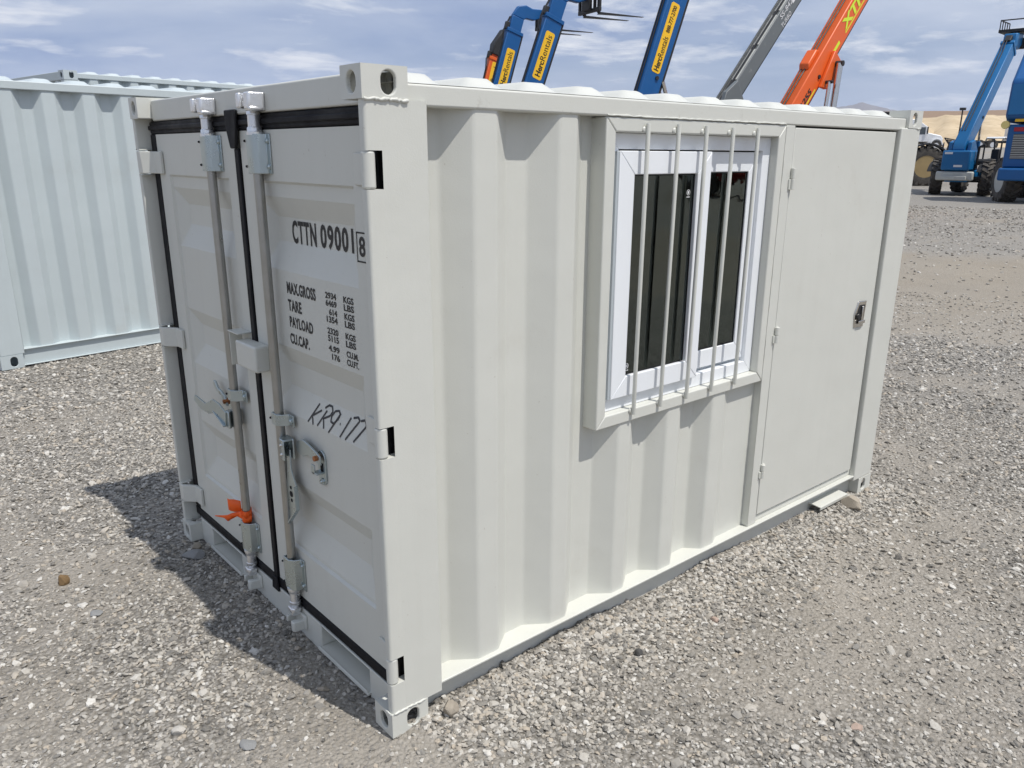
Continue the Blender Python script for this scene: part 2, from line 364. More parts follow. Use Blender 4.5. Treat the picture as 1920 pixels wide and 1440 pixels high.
sl = np.clip((Rr+22*(fbm(hx*0.012, hy*0.012, 71)-0.5)*2+85*(gul-0.75)-135)/150, 0, 1); sl = sl*sl*(3-2*sl)
hz_ = 2.4+10.2*sl+(0.9*(fbm(hx*0.05, hy*0.05, 79)-0.5)+0.5*(fbm(hx*0.15, hy*0.15, 80)-0.5))*sstep(130, 200, Rr)
hz_ += np.clip(Rr-330, 0, 300)*0.0615*(0.97+0.06*fbm(np.degrees(A)*0.5, A*0+3, 78))
hz_ += 5.5*np.clip((Rr-200)/150, 0, 1)*sstep(0.26, 0.10, A)
hz_ = np.where(Rr < 106, -3, hz_)
hm = MB(); na, nr = A.shape
hm.v = list(zip(hx.ravel(), hy.ravel(), hz_.ravel())); hm.f = [(i*nr+j, (i+1)*nr+j, (i+1)*nr+j+1, i*nr+j+1) for i in range(na-1) for j in range(nr-1)]
tag(hm.build('hills', hmat, None, angle=60), kind='structure')
# far mountain range
mm = MB(); mz = mat('mountain_rock', (0.17, 0.145, 0.135), 0.95, var=0.2, vscale=0.002)
ma = np.radians(np.arange(-20, 50, 0.2)); mr = np.arange(7000, 9000.1, 250)
A, Rr = np.meshgrid(ma, mr, indexing='ij'); deg = np.degrees(A)
prof = 345+48*np.exp(-np.abs((deg-27.2)/1.0)**1.4)+42*np.exp(-((deg-28.4)/3.2)**2)+14*(fbm(deg*1.6, deg*0+2, 91, 5)-0.5)*2
mzv = prof*np.clip(1-np.abs(Rr-8000)/1000, 0, 1)**0.8*(1+0.35*(fbm(deg*1.5, Rr*0.004, 93, 4)-0.5)*0.4)*1.06
mx_ = CAM.x+Rr*np.cos(A); my_ = CAM.y+Rr*np.sin(A); na, nr = A.shape
mm.v = list(zip(mx_.ravel(), my_.ravel(), mzv.ravel()-2)); mm.f = [(i*nr+j, (i+1)*nr+j, (i+1)*nr+j+1, i*nr+j+1) for i in range(na-1) for j in range(nr-1)]
tag(mm.build('mountains', mz, None, angle=50), kind='structure')

# ================================================================== MAIN CONTAINER
railm = mat('scuffed_rail_paint', (0.602, 0.603, 0.552), 0.42, var=0.04, vscale=2.5, bump=0.18, bscale=260, dirt=(0.22, 0.18, 0.14), dscale=9.0, dlo=0.60, dhi=0.74, damt=0.55)
C1 = thing('container_office', 'beige grey container cabin with barred window, double end doors and side door', 'container')
def hole_face(mb, o, u, v, w, h, cu, cv, ru, rv, depth, nrm, n=28):
    """rectangle o + a*u + b*v (0..w,0..h) with an oblong hole, hole wall going depth along -nrm"""
    o, u, v, nrm = Vector(o), Vector(u), Vector(v), Vector(nrm)
    an = sorted(set([2*PI*i/n for i in range(n)]+[math.atan2(b-cv, a-cu) % (2*PI) for a in (0, w) for b in (0, h)]))
    out = []; inn = []; inb = []
    for t in an:
        c, s = math.cos(t), math.sin(t)
        k = min((((w-cu) if c > 0 else -cu)/c) if abs(c) > 1e-6 else 1e9, (((h-cv) if s > 0 else -cv)/s) if abs(s) > 1e-6 else 1e9)
        out.append(o+u*(cu+k*c)+v*(cv+k*s))
        # stadium outline
        rr = min(ru, rv); eu, ev = ru-rr, rv-rr
        a = cu+rr*c+(eu if c > 0 else -eu if c < 0 else 0)*(1 if abs(c) > 0.2 else abs(c)/0.2); b = cv+rr*s+(ev if s > 0 else -ev)*(1 if abs(s) > 0.2 else abs(s)/0.2)
        inn.append(o+u*a+v*b); inb.append(o+u*a+v*b-nrm*depth)
    m = len(an)
    mb.add(out+inn+inb, [(i, (i+1) % m, (i+1) % m+m, i+m) for i in range(m)]+[(i+m, (i+1) % m+m, (i+1) % m+2*m, i+2*m) for i in range(m)])
def casting(parent, x0, x1, y0, y1, z0, z1, sx, sy, half=False, mt=paint, endhole=True):
    """hollow corner casting; sx/sy = -1 or 1: which x face / y face look outwards"""
    mb = MB(); w, d, h = x1-x0, y1-y0, z1-z0
    yo, yi = (y0, y1) if sy < 0 else (y1, y0); xo, xi = (x0, x1) if sx < 0 else (x1, x0)
    cz = h*0.5 if not half else h*0.30
    hole_face(mb, (x0, yo, z0), (1,0,0), (0,0,1), w, h, w*0.58 if sx < 0 else w*0.42, cz, w*0.165, h*0.36, 0.012, (0, sy, 0))
    hole_face(mb, (xo, y0, z0), (0,1,0), (0,0,1), d, h, d*0.5, cz, d*0.22, h*0.33, 0.012, (sx, 0, 0))
    mb.add([(x0,yi,z0),(x1,yi,z0),(x1,yi,z1),(x0,yi,z1)], [(0,1,2,3)])
    mb.add([(xi,y0,z0),(xi,y1,z0),(xi,y1,z1),(xi,y0,z1)], [(0,1,2,3)])
    mb.add([(x0,y0,z0),(x1,y0,z0),(x1,y1,z0),(x0,y1,z0)], [(3,2,1,0)])
    hole_face(mb, (x0, y0, z1), (1,0,0), (0,1,0), w, d, w*0.5, d*0.5, w*0.30, d*0.22, 0.012, (0, 0, 1))
    me = bpy.data.meshes.new('corner_casting'); me.from_pydata([tuple(v) for v in mb.v], [], mb.f)
    bm = bmesh.new(); bm.from_mesh(me); bmesh.ops.remove_doubles(bm, verts=bm.verts, dist=1e-4); bmesh.ops.recalc_face_normals(bm, faces=bm.faces); bm.to_mesh(me); bm.free()
    return link('corner_casting', me, mt, parent, 0.0035, 2, smooth=False)
CW, CD, CH = 0.137, 0.104, 0.082
for sx, x0, x1 in ((-1, 0, CW), (1, LX-CW, LX)):
    for sy, y0, y1 in ((-1, 0, CD), (1, WY-CD, WY)):
        casting(C1, x0, x1, y0, y1, HZ-CH, HZ, sx, sy)
        casting(C1, x0, x1, y0, y1, 0.0, 0.088, sx, sy)
# corner posts -------------------------------------------------------
HINGE = ((1.697, 1.794), (0.950, 1.044), (0.192, 0.284))
def post(parent, mir):
    mb = MB(); Y = (lambda y: WY-y) if mir else (lambda y: y)
    r_ = 0.009; PW = 0.031
    arc = [(0.004+r_-r_*math.cos(a), 0.0015+r_-r_*math.sin(a)) for a in np.linspace(0, PI/2, 7)]
    arc2 = [(0.004+0.006-0.006*math.sin(a), PW-0.006+0.006*math.cos(a)) for a in np.linspace(0, PI/2, 5)]
    strip = arc+[(0.053, 0.0015), (0.075, 0.0080), (0.075, PW)]+arc2
    plate = [(0.053, 0.0015), (0.194, 0.0015), (0.197, 0.0045), (0.197, 0.008), (0.075, 0.008)]
    back = [(0.075, 0.060), (0.197, 0.060), (0.197, 0.078), (0.075, 0.078)]
    end = [(0.188, 0.008), (0.197, 0.008), (0.197, 0.060), (0.188, 0.060)]
    zs = [0.088] + [z for h in reversed(HINGE) for z in h] + [HZ-CH]
    for k in range(0, len(zs), 2): mb.prism([(x, Y(y)) for x, y in strip], zs[k], zs[k+1])
    for pl in (plate, back, end): mb.prism([(x, Y(y)) for x, y in pl], zs[0], zs[-1])
    return mb.build('corner_post', paint, parent, angle=40)
post(C1, False); post(C1, True)
for y0, y1 in ((0.0015, 0.078), (WY-0.078, WY-0.0015)):
    MB().prism([(2.950, y0), (LX-0.002, y0), (LX-0.002, y1), (2.950, y1)], 0.088, HZ-CH).build('corner_post', paint, C1, 0.006, 3)
# weld beads at the near top casting
def weld(parent, a, b, r, n=26, jit=0.004, m=paint):
    a, b = Vector(a), Vector(b); pts = []; rs_ = []
    for i in range(n+1):
        p = a.lerp(b, i/n)+Vector((random.uniform(-1,1), random.uniform(-1,1)*0.3, random.uniform(-1,1)))*jit
        pts.append(p); rs_.append(r*random.uniform(0.65, 1.3))
    return MB().path(pts, rs_, 7).build('weld_seam', m, parent, angle=80)
weld(C1, (0.004, 0.0, HZ-CH+0.001), (CW, 0.0, HZ-CH-0.001), 0.0045, 22, 0.0022)
weld(C1, (CW, 0.010, HZ-CH-0.006), (0.194, 0.010, HZ-CH-0.012), 0.0055, 10, 0.002)
weld(C1, (CW+0.001, 0.012, HZ-CH), (CW+0.001, 0.012, 1.962), 0.005, 8, 0.0015)
weld(C1, (0.006, 0.0, 0.0885), (CW-0.01, 0.0, 0.0885), 0.0035, 20, 0.0018)
weld(C1, (0.0, 0.006, 0.0885), (0.0, 0.04, 0.0885), 0.003, 8, 0.0012)
weld(C1, (LX-CW, 0.010, HZ-CH), (LX-0.01, -0.0, HZ-CH), 0.004, 18, 0.003)
weld(C1, (0.9055, 0.014, 1.909), (1.955, 0.014, 1.909), 0.003, 60, 0.0012)
weld(C1, (1.9640, 0.016, 0.14), (1.9640, 0.016, 1.90), 0.0022, 70, 0.0014)
weld(C1, (0.199, 0.071, 0.13), (0.199, 0.071, 1.90), 0.003, 60, 0.0016)
MB().prism([(CW, HZ-CH+0.03), (CW+0.03, 1.966), (CW+0.002, 1.995), (CW, 1.995)], 0.070, 0.076, 'y').build('gusset', paint, C1)
# rails ---------------------------------------------------------------
MB().box(CW, LX-CW, 0.015, 0.072, 1.906, 1.962).build('top_rail', railm, C1, 0.006, 3)
MB().box(CW, LX-CW, WY-0.072, WY-0.015, 1.906, 1.962).build('top_rail', paint, C1, 0.006, 3)
for y0, y1, ya, yb in ((0.003, 0.085, 0.052, 0.058), (WY-0.085, WY-0.003, WY-0.058, WY-0.052)):
    mb = MB(); mb.box(CW-0.004, LX-CW, y0, y1, 0.112, 0.120); mb.box(CW, LX-CW, ya, yb, 0.0, 0.112)
    mb.box(CW, LX-CW, min(ya, y0), max(yb, y1), -0.012, -0.004)
    mb.build('bottom_rail', paint, C1, 0.002, 2)
MB().box(0.055, 0.12, CD, WY-CD, 1.909, 1.990).build('door_header', paint, C1, 0.006, 3)
# sill with two fork pockets
PK = ((0.228, 0.581), (1.300, 1.645))
mb = MB(); sx0, sx1 = 0.055, 0.062; pz0, pz1 = 0.020, 0.108
for a, b in ((CD, PK[0][0]), (PK[0][1], PK[1][0]), (PK[1][1], WY-CD)): mb.box(sx0, sx1, a, b, -0.01, 0.115)
for a, b in PK: mb.box(sx0, 0.2, a, b, pz1, 0.115)
mb.build('door_sill', paint, C1, 0.002, 2)
for a, b in PK:
    mb = MB(); mb.box(0.042, 0.20, a-0.004, b+0.004, pz0-0.010, pz0); mb.prism([(0.042, pz0), (0.048, pz0), (0.046, pz0+0.007), (0.043, pz0+0.007)], a, b, 'y'); mb.box(0.0575, 0.20, a-0.004, a+0.003, pz0+0.001, pz1-0.001); mb.box(0.0575, 0.20, b-0.003, b+0.004, pz0+0.001, pz1-0.001)
    mb.prism([(0.150, pz0+0.001), (0.157, pz0+0.001), (0.187, pz1-0.001), (0.180, pz1-0.001)], a+0.003, b-0.003, 'y')
    mb.build('fork_pocket', paint, C1, 0.003, 2)
MB().box(LX-0.06, LX-0.004, CD, WY-CD, 1.909, 1.985).build('end_header', paint, C1, 0.005)
MB().box(LX-0.06, LX-0.004, CD, WY-CD, 0.0, 0.115).build('end_sill', paint, C1, 0.005)
# side panel ----------------------------------------------------------
YO, YR = 0.022, 0.083
SIDE = [(.197,YR),(.285,YR),(.368,YO),(.453,YO),(.535,YR),(.62,YR),(.705,YO),(.78,YO),(.857,YR),(.96,YR),(1.037,YO),(1.102,YO),(1.19,YR),(1.258,YR),(1.324,YO),(1.40,YO),(1.487,YR),(1.563,YR),(1.62,YO),(1.70,YO),(1.762,0.052),(1.975,0.052)]
def side_sheet(pts, z0, z1, y_of, nz=26, rnd=0.010, wob=0.0):
    xs = []; ys = []
    for i, (x, y) in enumerate(pts):
        if 0 < i < len(pts)-1:
            (xa, ya), (xb, yb) = pts[i-1], pts[i+1]
            la = math.hypot(xa-x, ya-y); lb = math.hypot(xb-x, yb-y); ka, kb = min(rnd/la, 0.4), min(rnd/lb, 0.4)
            A_ = (x+(xa-x)*ka, y+(ya-y)*ka); B_ = (x+(xb-x)*kb, y+(yb-y)*kb)
            for t in (0, 0.25, 0.5, 0.75, 1.0):
                xs.append((1-t)**2*A_[0]+2*t*(1-t)*x+t*t*B_[0]); ys.append((1-t)**2*A_[1]+2*t*(1-t)*y+t*t*B_[1])
        else: xs.append(x); ys.append(y)
    prof = list(zip(xs, ys)); zs_ = np.linspace(z0, z1, nz); mb = MB()
    def fn(i, z):
        x, y = prof[int(i)]
        w = wob*math.sin(z*5.1+x*3.7)*math.sin(z*2.3+x*9.1)
        return (x, y_of(y+w), z)
    mb.grid(list(range(len(prof))), list(zs_), fn); return mb
# the sheet is cut away behind the window: left full height, below and above the window
WX0, WX1, WZ0, WZ1 = 0.905, 1.962, 0.833, 1.908
def clip_prof(pts, a, b):
    out = []
    def yat(x):
        for (xa, ya), (xb, yb) in zip(pts, pts[1:]):
            if xa <= x <= xb: return ya+(yb-ya)*(x-xa)/(xb-xa)
    out = [(a, yat(a))]+[p for p in pts if a < p[0] < b]+[(b, yat(b))]
    return out
p1 = side_sheet(clip_prof(SIDE, .197, .95), 0.118, 1.908, lambda y: y, 30, wob=0.0007)
p2 = side_sheet(clip_prof(SIDE, .95, 1.975), 0.118, 0.87, lambda y: y, 14, wob=0.0007)
p1.add(p2.v, p2.f)
p1.build('side_panel', paint, C1, smooth=False, recalc=False)
side_sheet([(x, y) for x, y in SIDE[:-2]]+[(1.792, YR)]+[(x+1.66, y) for x, y in SIDE[1:-2] if x+1.66 < LX-0.2]+[(LX-0.19, YR)], 0.118, 1.908, lambda y: WY-y, 8).build('side_panel', paint, C1, smooth=False)
END = [(y, 0.0) for y in ()]
ep = [(CD*0.7, 0.05)]; y = 0.16
while y < WY-0.25:
    ep += [(y, 0.05), (y+0.07, 0.01), (y+0.15, 0.01), (y+0.22, 0.05)]; y += 0.31
ep.append((WY-CD*0.7, 0.05))
mb = side_sheet(ep, 0.11, 1.92, lambda v: v, 6); mb.v = [Vector((LX-0.01-v[1], v[0], v[2])) for v in mb.v]; mb.build('end_panel', paint, C1, smooth=False)
# roof -------------------------------------------------------------------
def roof_fn(x, y, L, Wd, z0, amp, per, x0):
    t = ((x-x0)/per) % 1.0; d = abs(t-0.5)*2           # 1 at crest
    c = float(sstep(0.28, 0.72, np.array(d)))
    e = float(sstep(0.030, 0.105, np.array(min(y, Wd-y)))) if min(y, Wd-y) < 0.2 else 1.0
    f = float(sstep(0.06, 0.16, np.array(min(x, L-x)))) if min(x, L-x) < 0.2 else 1.0
    return (x, y, z0+amp*c*e*f)
mb = MB(); ys = [0.02, 0.035, 0.05, 0.065, 0.08, 0.095, 0.11, 0.3, 0.8, WY-0.8, WY-0.3, WY-0.11, WY-0.08, WY-0.05, WY-0.02]
mb.grid(list(np.linspace(0.10, LX-0.10, 190)), ys, lambda x, y: roof_fn(x, y, LX, WY, 1.9635, 0.034, 0.2215, 0.441))
mb.build('roof_panel', paint, C1, angle=70)
# floor, lining
MB().box(0.15, LX-0.06, 0.09, WY-0.09, 0.125, 0.15).build('floor_board', ply, C1)
mb = MB(); mb.box(0.16, LX-0.07, WY-0.10, WY-0.095, 0.15, 1.90); mb.box(LX-0.075, LX-0.07, 0.09, WY-0.1, 0.15, 1.90); mb.box(0.16, LX-0.07, 0.09, WY-0.1, 1.895, 1.90); mb.box(0.155, 0.16, 0.09, WY-0.1, 0.15, 1.90)
mb.box(0.16, 0.95, 0.085, 0.09, 0.15, 1.895); mb.box(0.95, 1.92, 0.085, 0.09, 0.15, 0.88)
mb.build('interior_lining', lining, C1, smooth=False)
# end doors -----------------------------------------------------------------
POCK = ((1.650, 1.412), (1.148, 0.905), (0.640, 0.385))
XF, XP, PD = 0.060, 0.070, 0.030
def leaf_x(y, z, y0, y1, ml, mr):
    a, b = y0+mr, y1-ml; za, zb = 0.365, 1.700
    d = min(y-a, b-y, z-za, zb-z)
    if d <= 0: return XF
    x = XF+(XP-XF)*min(1, d/0.008)
    for t, bt in POCK:
        k = min((y-a-0.004)/0.075, (b-y-0.004)/0.075, (t-z)/0.066, (z-bt)/0.092, 1.0)
        if k > 0:
            k = k if k < 0.9 else 0.9+0.1*(1-(1-min((k-0.9)/0.1, 1))**2)
            x += PD*k
    return x+0.0009*math.sin(y*11+z*4)*math.sin(z*7-y*3)*min(1, d/0.05)
def lspace(a, b, st): return list(np.linspace(a, b, max(2, int(round((b-a)/st))+1)))
def leaf(parent, y0, y1, ml, mr):
    z0, z1 = 0.163, 1.857
    ysl = sorted(set(lspace(y0, y0+mr, 0.03)+lspace(y0+mr, y0+mr+0.09, 0.0075)+lspace(y0+mr+0.09, y1-ml-0.09, 0.03)+lspace(y1-ml-0.09, y1-ml, 0.0075)+lspace(y1-ml, y1, 0.03)))
    zb = [z0, 0.365, 0.373]
    for t, bt in reversed(POCK): zb += [bt, bt+0.092, t-0.066, t]
    zb += [1.692, 1.700, z1]; zsl = []
    for a, b in zip(zb, zb[1:]): zsl += lspace(a, b, 0.0082 if b-a < 0.11 else 0.02)
    zsl = sorted(set(round(v, 5) for v in zsl))
    mb = MB(); mb.grid(ysl, zsl, lambda y, z: (leaf_x(y, z, y0, y1, ml, mr), y, z))
    o = mb.build('door_leaf', paint, parent, angle=9, recalc=False)
    e = MB()
    e.add([(XF,y0,z0),(XF,y1,z0),(XF,y1,z1),(XF,y0,z1),(0.112,y0,z0),(0.112,y1,z0),(0.112,y1,z1),(0.112,y0,z1)], [(0,1,5,4),(1,2,6,5),(2,3,7,6),(3,0,4,7),(4,5,6,7)])
    e.build('edge_frame', paint, o)
    return o
YC = WY/2
LR = (0.085, 0.918); LL = (0.970, 1.780)
RM = (0.09, 0.085); LM = (0.115, 0.075)              # (high-y margin, low-y margin)
door_r = leaf(C1, LR[0], LR[1], RM[0], RM[1]); door_l = leaf(C1, LL[0], LL[1], LM[0], LM[1])
tag(door_r, 'right door leaf with stencilled black lettering'); tag(door_l, 'left door leaf')
def rx(y, z, off=0.0012): return leaf_x(y, z, LR[0], LR[1], RM[0], RM[1])-off
# gaskets
def gasket(a, b, c, d, x=0.050, xb=0.100): return MB().box(x, xb, a, b, c, d)
gasket(0.040, 1.846, 1.859, 1.908, 0.060).build('rubber_gasket', rubber, C1, 0.006, 3)
MB().box(0.052, 0.1, 0.04, 1.846, 1.874, 1.892).build('rubber_gasket', rubber, C1, 0.004, 3)
gasket(0.040, 1.846, 0.1155, 0.161, 0.057).build('rubber_gasket', rubber, C1, 0.008, 3)
gasket(1.782, 1.846, 0.161, 1.859, 0.058).build('rubber_gasket', rubber, C1, 0.006, 3)
gasket(0.040, 0.083, 0.161, 1.859, 0.058).build('rubber_gasket', rubber, C1, 0.006, 3)
mb = MB(); mb.box(0.053, 0.11, 0.926, 0.962, 0.118, 1.80)
mb.prism([(0.922, 1.80), (0.966, 1.80), (0.992, 1.868), (0.995, 1.925), (0.905, 1.925), (0.905, 1.868)], 0.042, 0.054, 'x')
mb.prism([(0.922, 0.16), (0.966, 0.16), (0.975, 0.10), (0.915, 0.10)], 0.046, 0.056, 'x')
mb.build('rubber_gasket', rubber, C1, 0.004, 2)
# hinges
for a, b in HINGE:
    mb = MB(); mb.rev((0.020, 0.0195, a+0.002), (0, 0, b-a-0.004), [(0, 0.016), (0.02, 0.0185), (0.98, 0.0185), (1, 0.016)], 20)
    mb.prism([(0.010, 0.034), (0.026, 0.037), (0.060, 0.072), (0.060, 0.150), (0.052, 0.150), (0.050, 0.078), (0.018, 0.044)], a+0.006, b-0.006)
    mb.build('hinge', paint, door_r, 0.0025, 2)
    mb = MB(); Y = lambda y: WY-y
    mb.rev((0.020, Y(0.0195), a+0.002), (0, 0, b-a-0.004), [(0, 0.016), (0.02, 0.0185), (0.98, 0.0185), (1, 0.016)], 20)
    mb.prism([(0.002, Y(0.012)), (0.002, Y(0.060)), (0.046, Y(0.105)), (0.046, Y(0.172)), (0.059, Y(0.172)), (0.059, Y(0.098)), (0.018, Y(0.044))], a+0.004, b-0.004)
    mb.build('hinge', paint, door_l, 0.004, 2)
    for zz in (a-0.005, b+0.001): MB().prism([(0.004, Y(0.004)), (0.004, Y(0.05)), (0.05, Y(0.05)), (0.05, Y(0.004))], zz, zz+0.004).build('hinge_lug', paint, C1, 0.001)
# lock rods
RX, RR = 0.037, 0.0165
def rodset(leafo, y, hz):
    MB().rev((RX, y, 0.335), (0, 0, 1.725-0.335), [(0, RR), (1, RR)], 24).build('lock_rod', rodm, leafo, angle=60)
    for zt in (1, 0):
        z0, z1 = (1.722, 1.845) if zt else (0.205, 0.333)
        # hat bracket
        hat = [(0.0595, y-0.064), (0.0545, y-0.064), (0.0545, y-0.042), (0.030, y-0.034), (0.016, y-0.014), (0.016, y+0.026), (0.022, y+0.034), (0.0595, y+0.034), (0.0595, y+0.027), (0.026, y+0.027), (0.022, y+0.022), (0.022, y-0.010), (0.034, y-0.027), (0.0595, y-0.037)]
        MB().prism(hat, z0, z1).build('rod_bracket', zinc, leafo, 0.0015, 2)
        for zb in (z0+0.022, z1-0.022):
            MB().rev((0.0545, y-0.053, zb), (-0.008, 0, 0), [(0, 0.0095), (0.5, 0.0095), (0.51, 0.007), (1, 0.004)], 10).build('bolt', zinc, leafo)
            MB().rev((0.017, y+0.0325, zb), (-0.005, 0.003, 0), [(0, 0.005), (1, 0.003)], 8).build('rivet', dark, leafo)
        # bare metal rod end and cam
        s = 1 if zt else -1; ze = z1 if zt else z0
        MB().rev((RX, y, ze-0.004*s), (0, 0, 0.083*s), [(0, .026), (.10, .026), (.12, .0235), (.26, .023), (.30, .0195), (.72, .019), (.74, .0215), (.86, .0215), (.93, .016), (1, .015)], 20).build('rod_end', silver, leafo, angle=45)
        mb = MB(); zc = ze+0.083*s
        mb.prism([(0.010, y-0.012), (0.020, y-0.024), (0.050, y-0.020), (0.056, y+0.006), (0.040, y+0.024), (0.012, y+0.020)], min(zc-0.004*s, zc+0.016*s), max(zc-0.004*s, zc+0.016*s))
        mb.prism([(0.014, y-0.010), (0.050, y-0.016), (0.050, y+0.012), (0.020, y+0.016)], min(zc+0.014*s, zc+0.034*s), max(zc+0.014*s, zc+0.034*s))
        mb.build('locking_cam', silver, leafo, 0.004, 2)
        # keeper bracket on header / sill
        mb = MB(); k0, k1 = (1.912, 1.968) if zt else (0.040, 0.098)
        mt_ = silver if zt else paint
        mb.box(0.045, 0.056, y-0.055, y+0.055, k0, k1)
        if zt:
            mb.prism([(0.050, y-0.058), (0.004, y-0.052), (0.000, y-0.044), (0.000, y-0.018), (0.012, y-0.018), (0.014, y-0.036), (0.050, y-0.040)], k0+0.004, k1)
            mb.prism([(0.050, y+0.056), (0.006, y+0.050), (0.000, y+0.040), (0.002, y+0.022), (0.014, y+0.022), (0.016, y+0.036), (0.050, y+0.040)], k0+0.010, k1)
            mb.box(0.002, 0.050, y-0.056, y-0.016, k0, k0+0.014)
        else:
            mb.prism([(0.050, y-0.050), (0.006, y-0.044), (0.000, y-0.034), (0.004, y-0.016), (0.016, y-0.020), (0.050, y-0.030)], k0, k1-0.016)
            mb.prism([(0.050, y+0.046), (0.010, y+0.038), (0.010, y+0.026), (0.050, y+0.026)], k0+0.01, k1-0.02)
        mb.build('cam_keeper', mt_, C1, 0.005, 3)
    # mid clip
    z0, z1 = hz
    hat = [(0.0595, y-0.072), (0.0545, y-0.072), (0.0545, y-0.040), (0.030, y-0.030), (0.017, y-0.012), (0.017, y+0.022), (0.024, y+0.030), (0.0595, y+0.030), (0.0595, y+0.024), (0.028, y+0.024), (0.023, y+0.018), (0.023, y-0.009), (0.034, y-0.024), (0.0595, y-0.034)]
    MB().prism(hat, z0, z1).build('rod_clip', zinc, leafo, 0.0012, 2)
    MB().rev((0.0545, y-0.056, (z0+z1)/2), (-0.008, 0, 0), [(0, 0.011), (0.5, 0.011), (0.51, 0.008), (1, 0.004)], 10).build('bolt', zinc, leafo)
    MB().rev((0.018, y+0.0275, (z0+z1)/2), (-0.005, 0.003, 0), [(0, 0.005), (1, 0.003)], 8).build('rivet', dark, leafo)
Y1, Y2 = YC+0.200, YC-0.203
rodset(door_l, Y1, (0.858, 0.902)); rodset(door_r, Y2, (0.862, 0.904))
# lock box and its cover flange
mb = MB(); bx0, bx1 = 0.004, 0.0595
mb.box(bx0, bx1, 0.826, 1.000, 1.034, 1.130); mb.build('lock_box', paint, door_r, 0.008, 3)
mb = MB(); mb.box(0.006, 0.0595, 0.975, 1.068, 1.150, 1.155); mb.box(0.010, 0.0595, 1.063, 1.068, 1.020, 1.150)
mb.build('lock_box_flange', paint, door_l, 0.0015, 2)
# right handle: hub, lever hanging down, retainer plate
def flat(poly, x0, x1): return MB().prism(poly, x0, x1, 'x')
mb = MB()
mb.prism([(0.056, Y2-0.012), (0.024, Y2-0.016), (0.014, Y2-0.032), (0.012, Y2-0.066), (0.018, Y2-0.066), (0.021, Y2-0.036), (0.030, Y2-0.024), (0.056, Y2-0.020)], 0.744, 0.822)
mb.prism([(0.058, Y2-0.020), (0.050, Y2-0.024), (0.046, Y2-0.070), (0.052, Y2-0.072)], 0.744, 0.822)
mb.prism([(0.050, Y2-0.018), (0.014, Y2-0.030), (0.012, Y2-0.066), (0.050, Y2-0.070)], 0.814, 0.822)
mb.build('handle_hub', zinc, door_r, 0.003, 2)
for zb in (0.765, 0.800): MB().rev((0.0125, Y2-0.048, zb), (-0.006, 0, 0), [(0, 0.007), (1, 0.004)], 10).build('rivet', chrome, door_r)
YL = Y2-0.028
LV = [(YL-0.006, 0.780), (YL-0.034, 0.780), (YL-0.030, 0.705), (YL-0.062, 0.650), (YL-0.062, 0.562), (YL+0.014, 0.486), (YL+0.030, 0.500), (YL+0.008, 0.540), (YL+0.012, 0.572), (YL+0.026, 0.606), (YL+0.010, 0.652), (YL-0.002, 0.705)]
mb = flat(LV, 0.036, 0.042)
mb.prism([(YL-0.062, 0.650), (YL-0.062, 0.562), (YL+0.014, 0.486), (YL+0.010, 0.480), (YL-0.068, 0.560), (YL-0.067, 0.652)], 0.026, 0.042, 'x')
mb.build('door_handle', zinc, door_r, 0.001, 2)
for dz, r in ((0.632, 0.007), (0.607, 0.012), (0.582, 0.007)): MB().rev((0.0355, YL-0.020, dz), (-0.0006, 0, 0), [(0, r), (1, r)], 14).build('handle_hole', dark, door_r)
def rxo(y, z, o): return leaf_x(y, z, LR[0], LR[1], RM[0], RM[1])-o
pl_y, pl_zt, pl_zb = 0.490, 0.826, 0.700
def stad(cy, z0, z1, r, n=8): return [(cy+r*math.cos(a), z1-r+r*math.sin(a)) for a in np.linspace(0, PI, n)]+[(cy+r*math.cos(a), z0+r+r*math.sin(a)) for a in np.linspace(PI, 2*PI, n)]
flat(stad(pl_y, pl_zb, pl_zt, 0.026), 0.062, 0.0705).build('handle_retainer', zinc, door_r, 0.0015)
mb = MB(); mb.prism([(pl_y-0.014, 0.745), (pl_y+0.020, 0.745), (pl_y+0.020, 0.752), (pl_y-0.014, 0.752)], 0.035, 0.063, 'x'); mb.box(0.035, 0.040, pl_y+0.002, pl_y+0.026, 0.745, 0.778)
mb.build('retainer_hook', zinc, door_r, 0.0015)
MB().box(0.0605, 0.0622, pl_y-0.012, pl_y+0.006, 0.752, 0.782).build('retainer_slot', dark, door_r)
MB().rev((0.062, pl_y, 0.715), (-0.010, 0, 0), [(0, 0.013), (0.4, 0.012), (0.5, 0.008), (1, 0.006)], 10).build('bolt', zinc, door_r)
TB = [(pl_y-0.020, 0.812), (pl_y+0.004, 0.822), (pl_y+0.060, 0.836), (pl_y+0.100, 0.842), (pl_y+0.140, 0.828), (pl_y+0.158, 0.805), (pl_y+0.146, 0.784), (pl_y+0.105, 0.778), (pl_y+0.065, 0.794), (pl_y+0.010, 0.786), (pl_y-0.022, 0.782)]
MB().prism(TB, 0.046, 0.053, 'x').build('handle_catch', zinc, door_r, 0.0015)
MB().rev((0.056, pl_y, 0.803), (-0.022, 0, 0), [(0, 0.015), (0.3, 0.015), (0.32, 0.010), (0.95, 0.010), (1, 0.008)], 6).build('bolt', brassy, door_r)
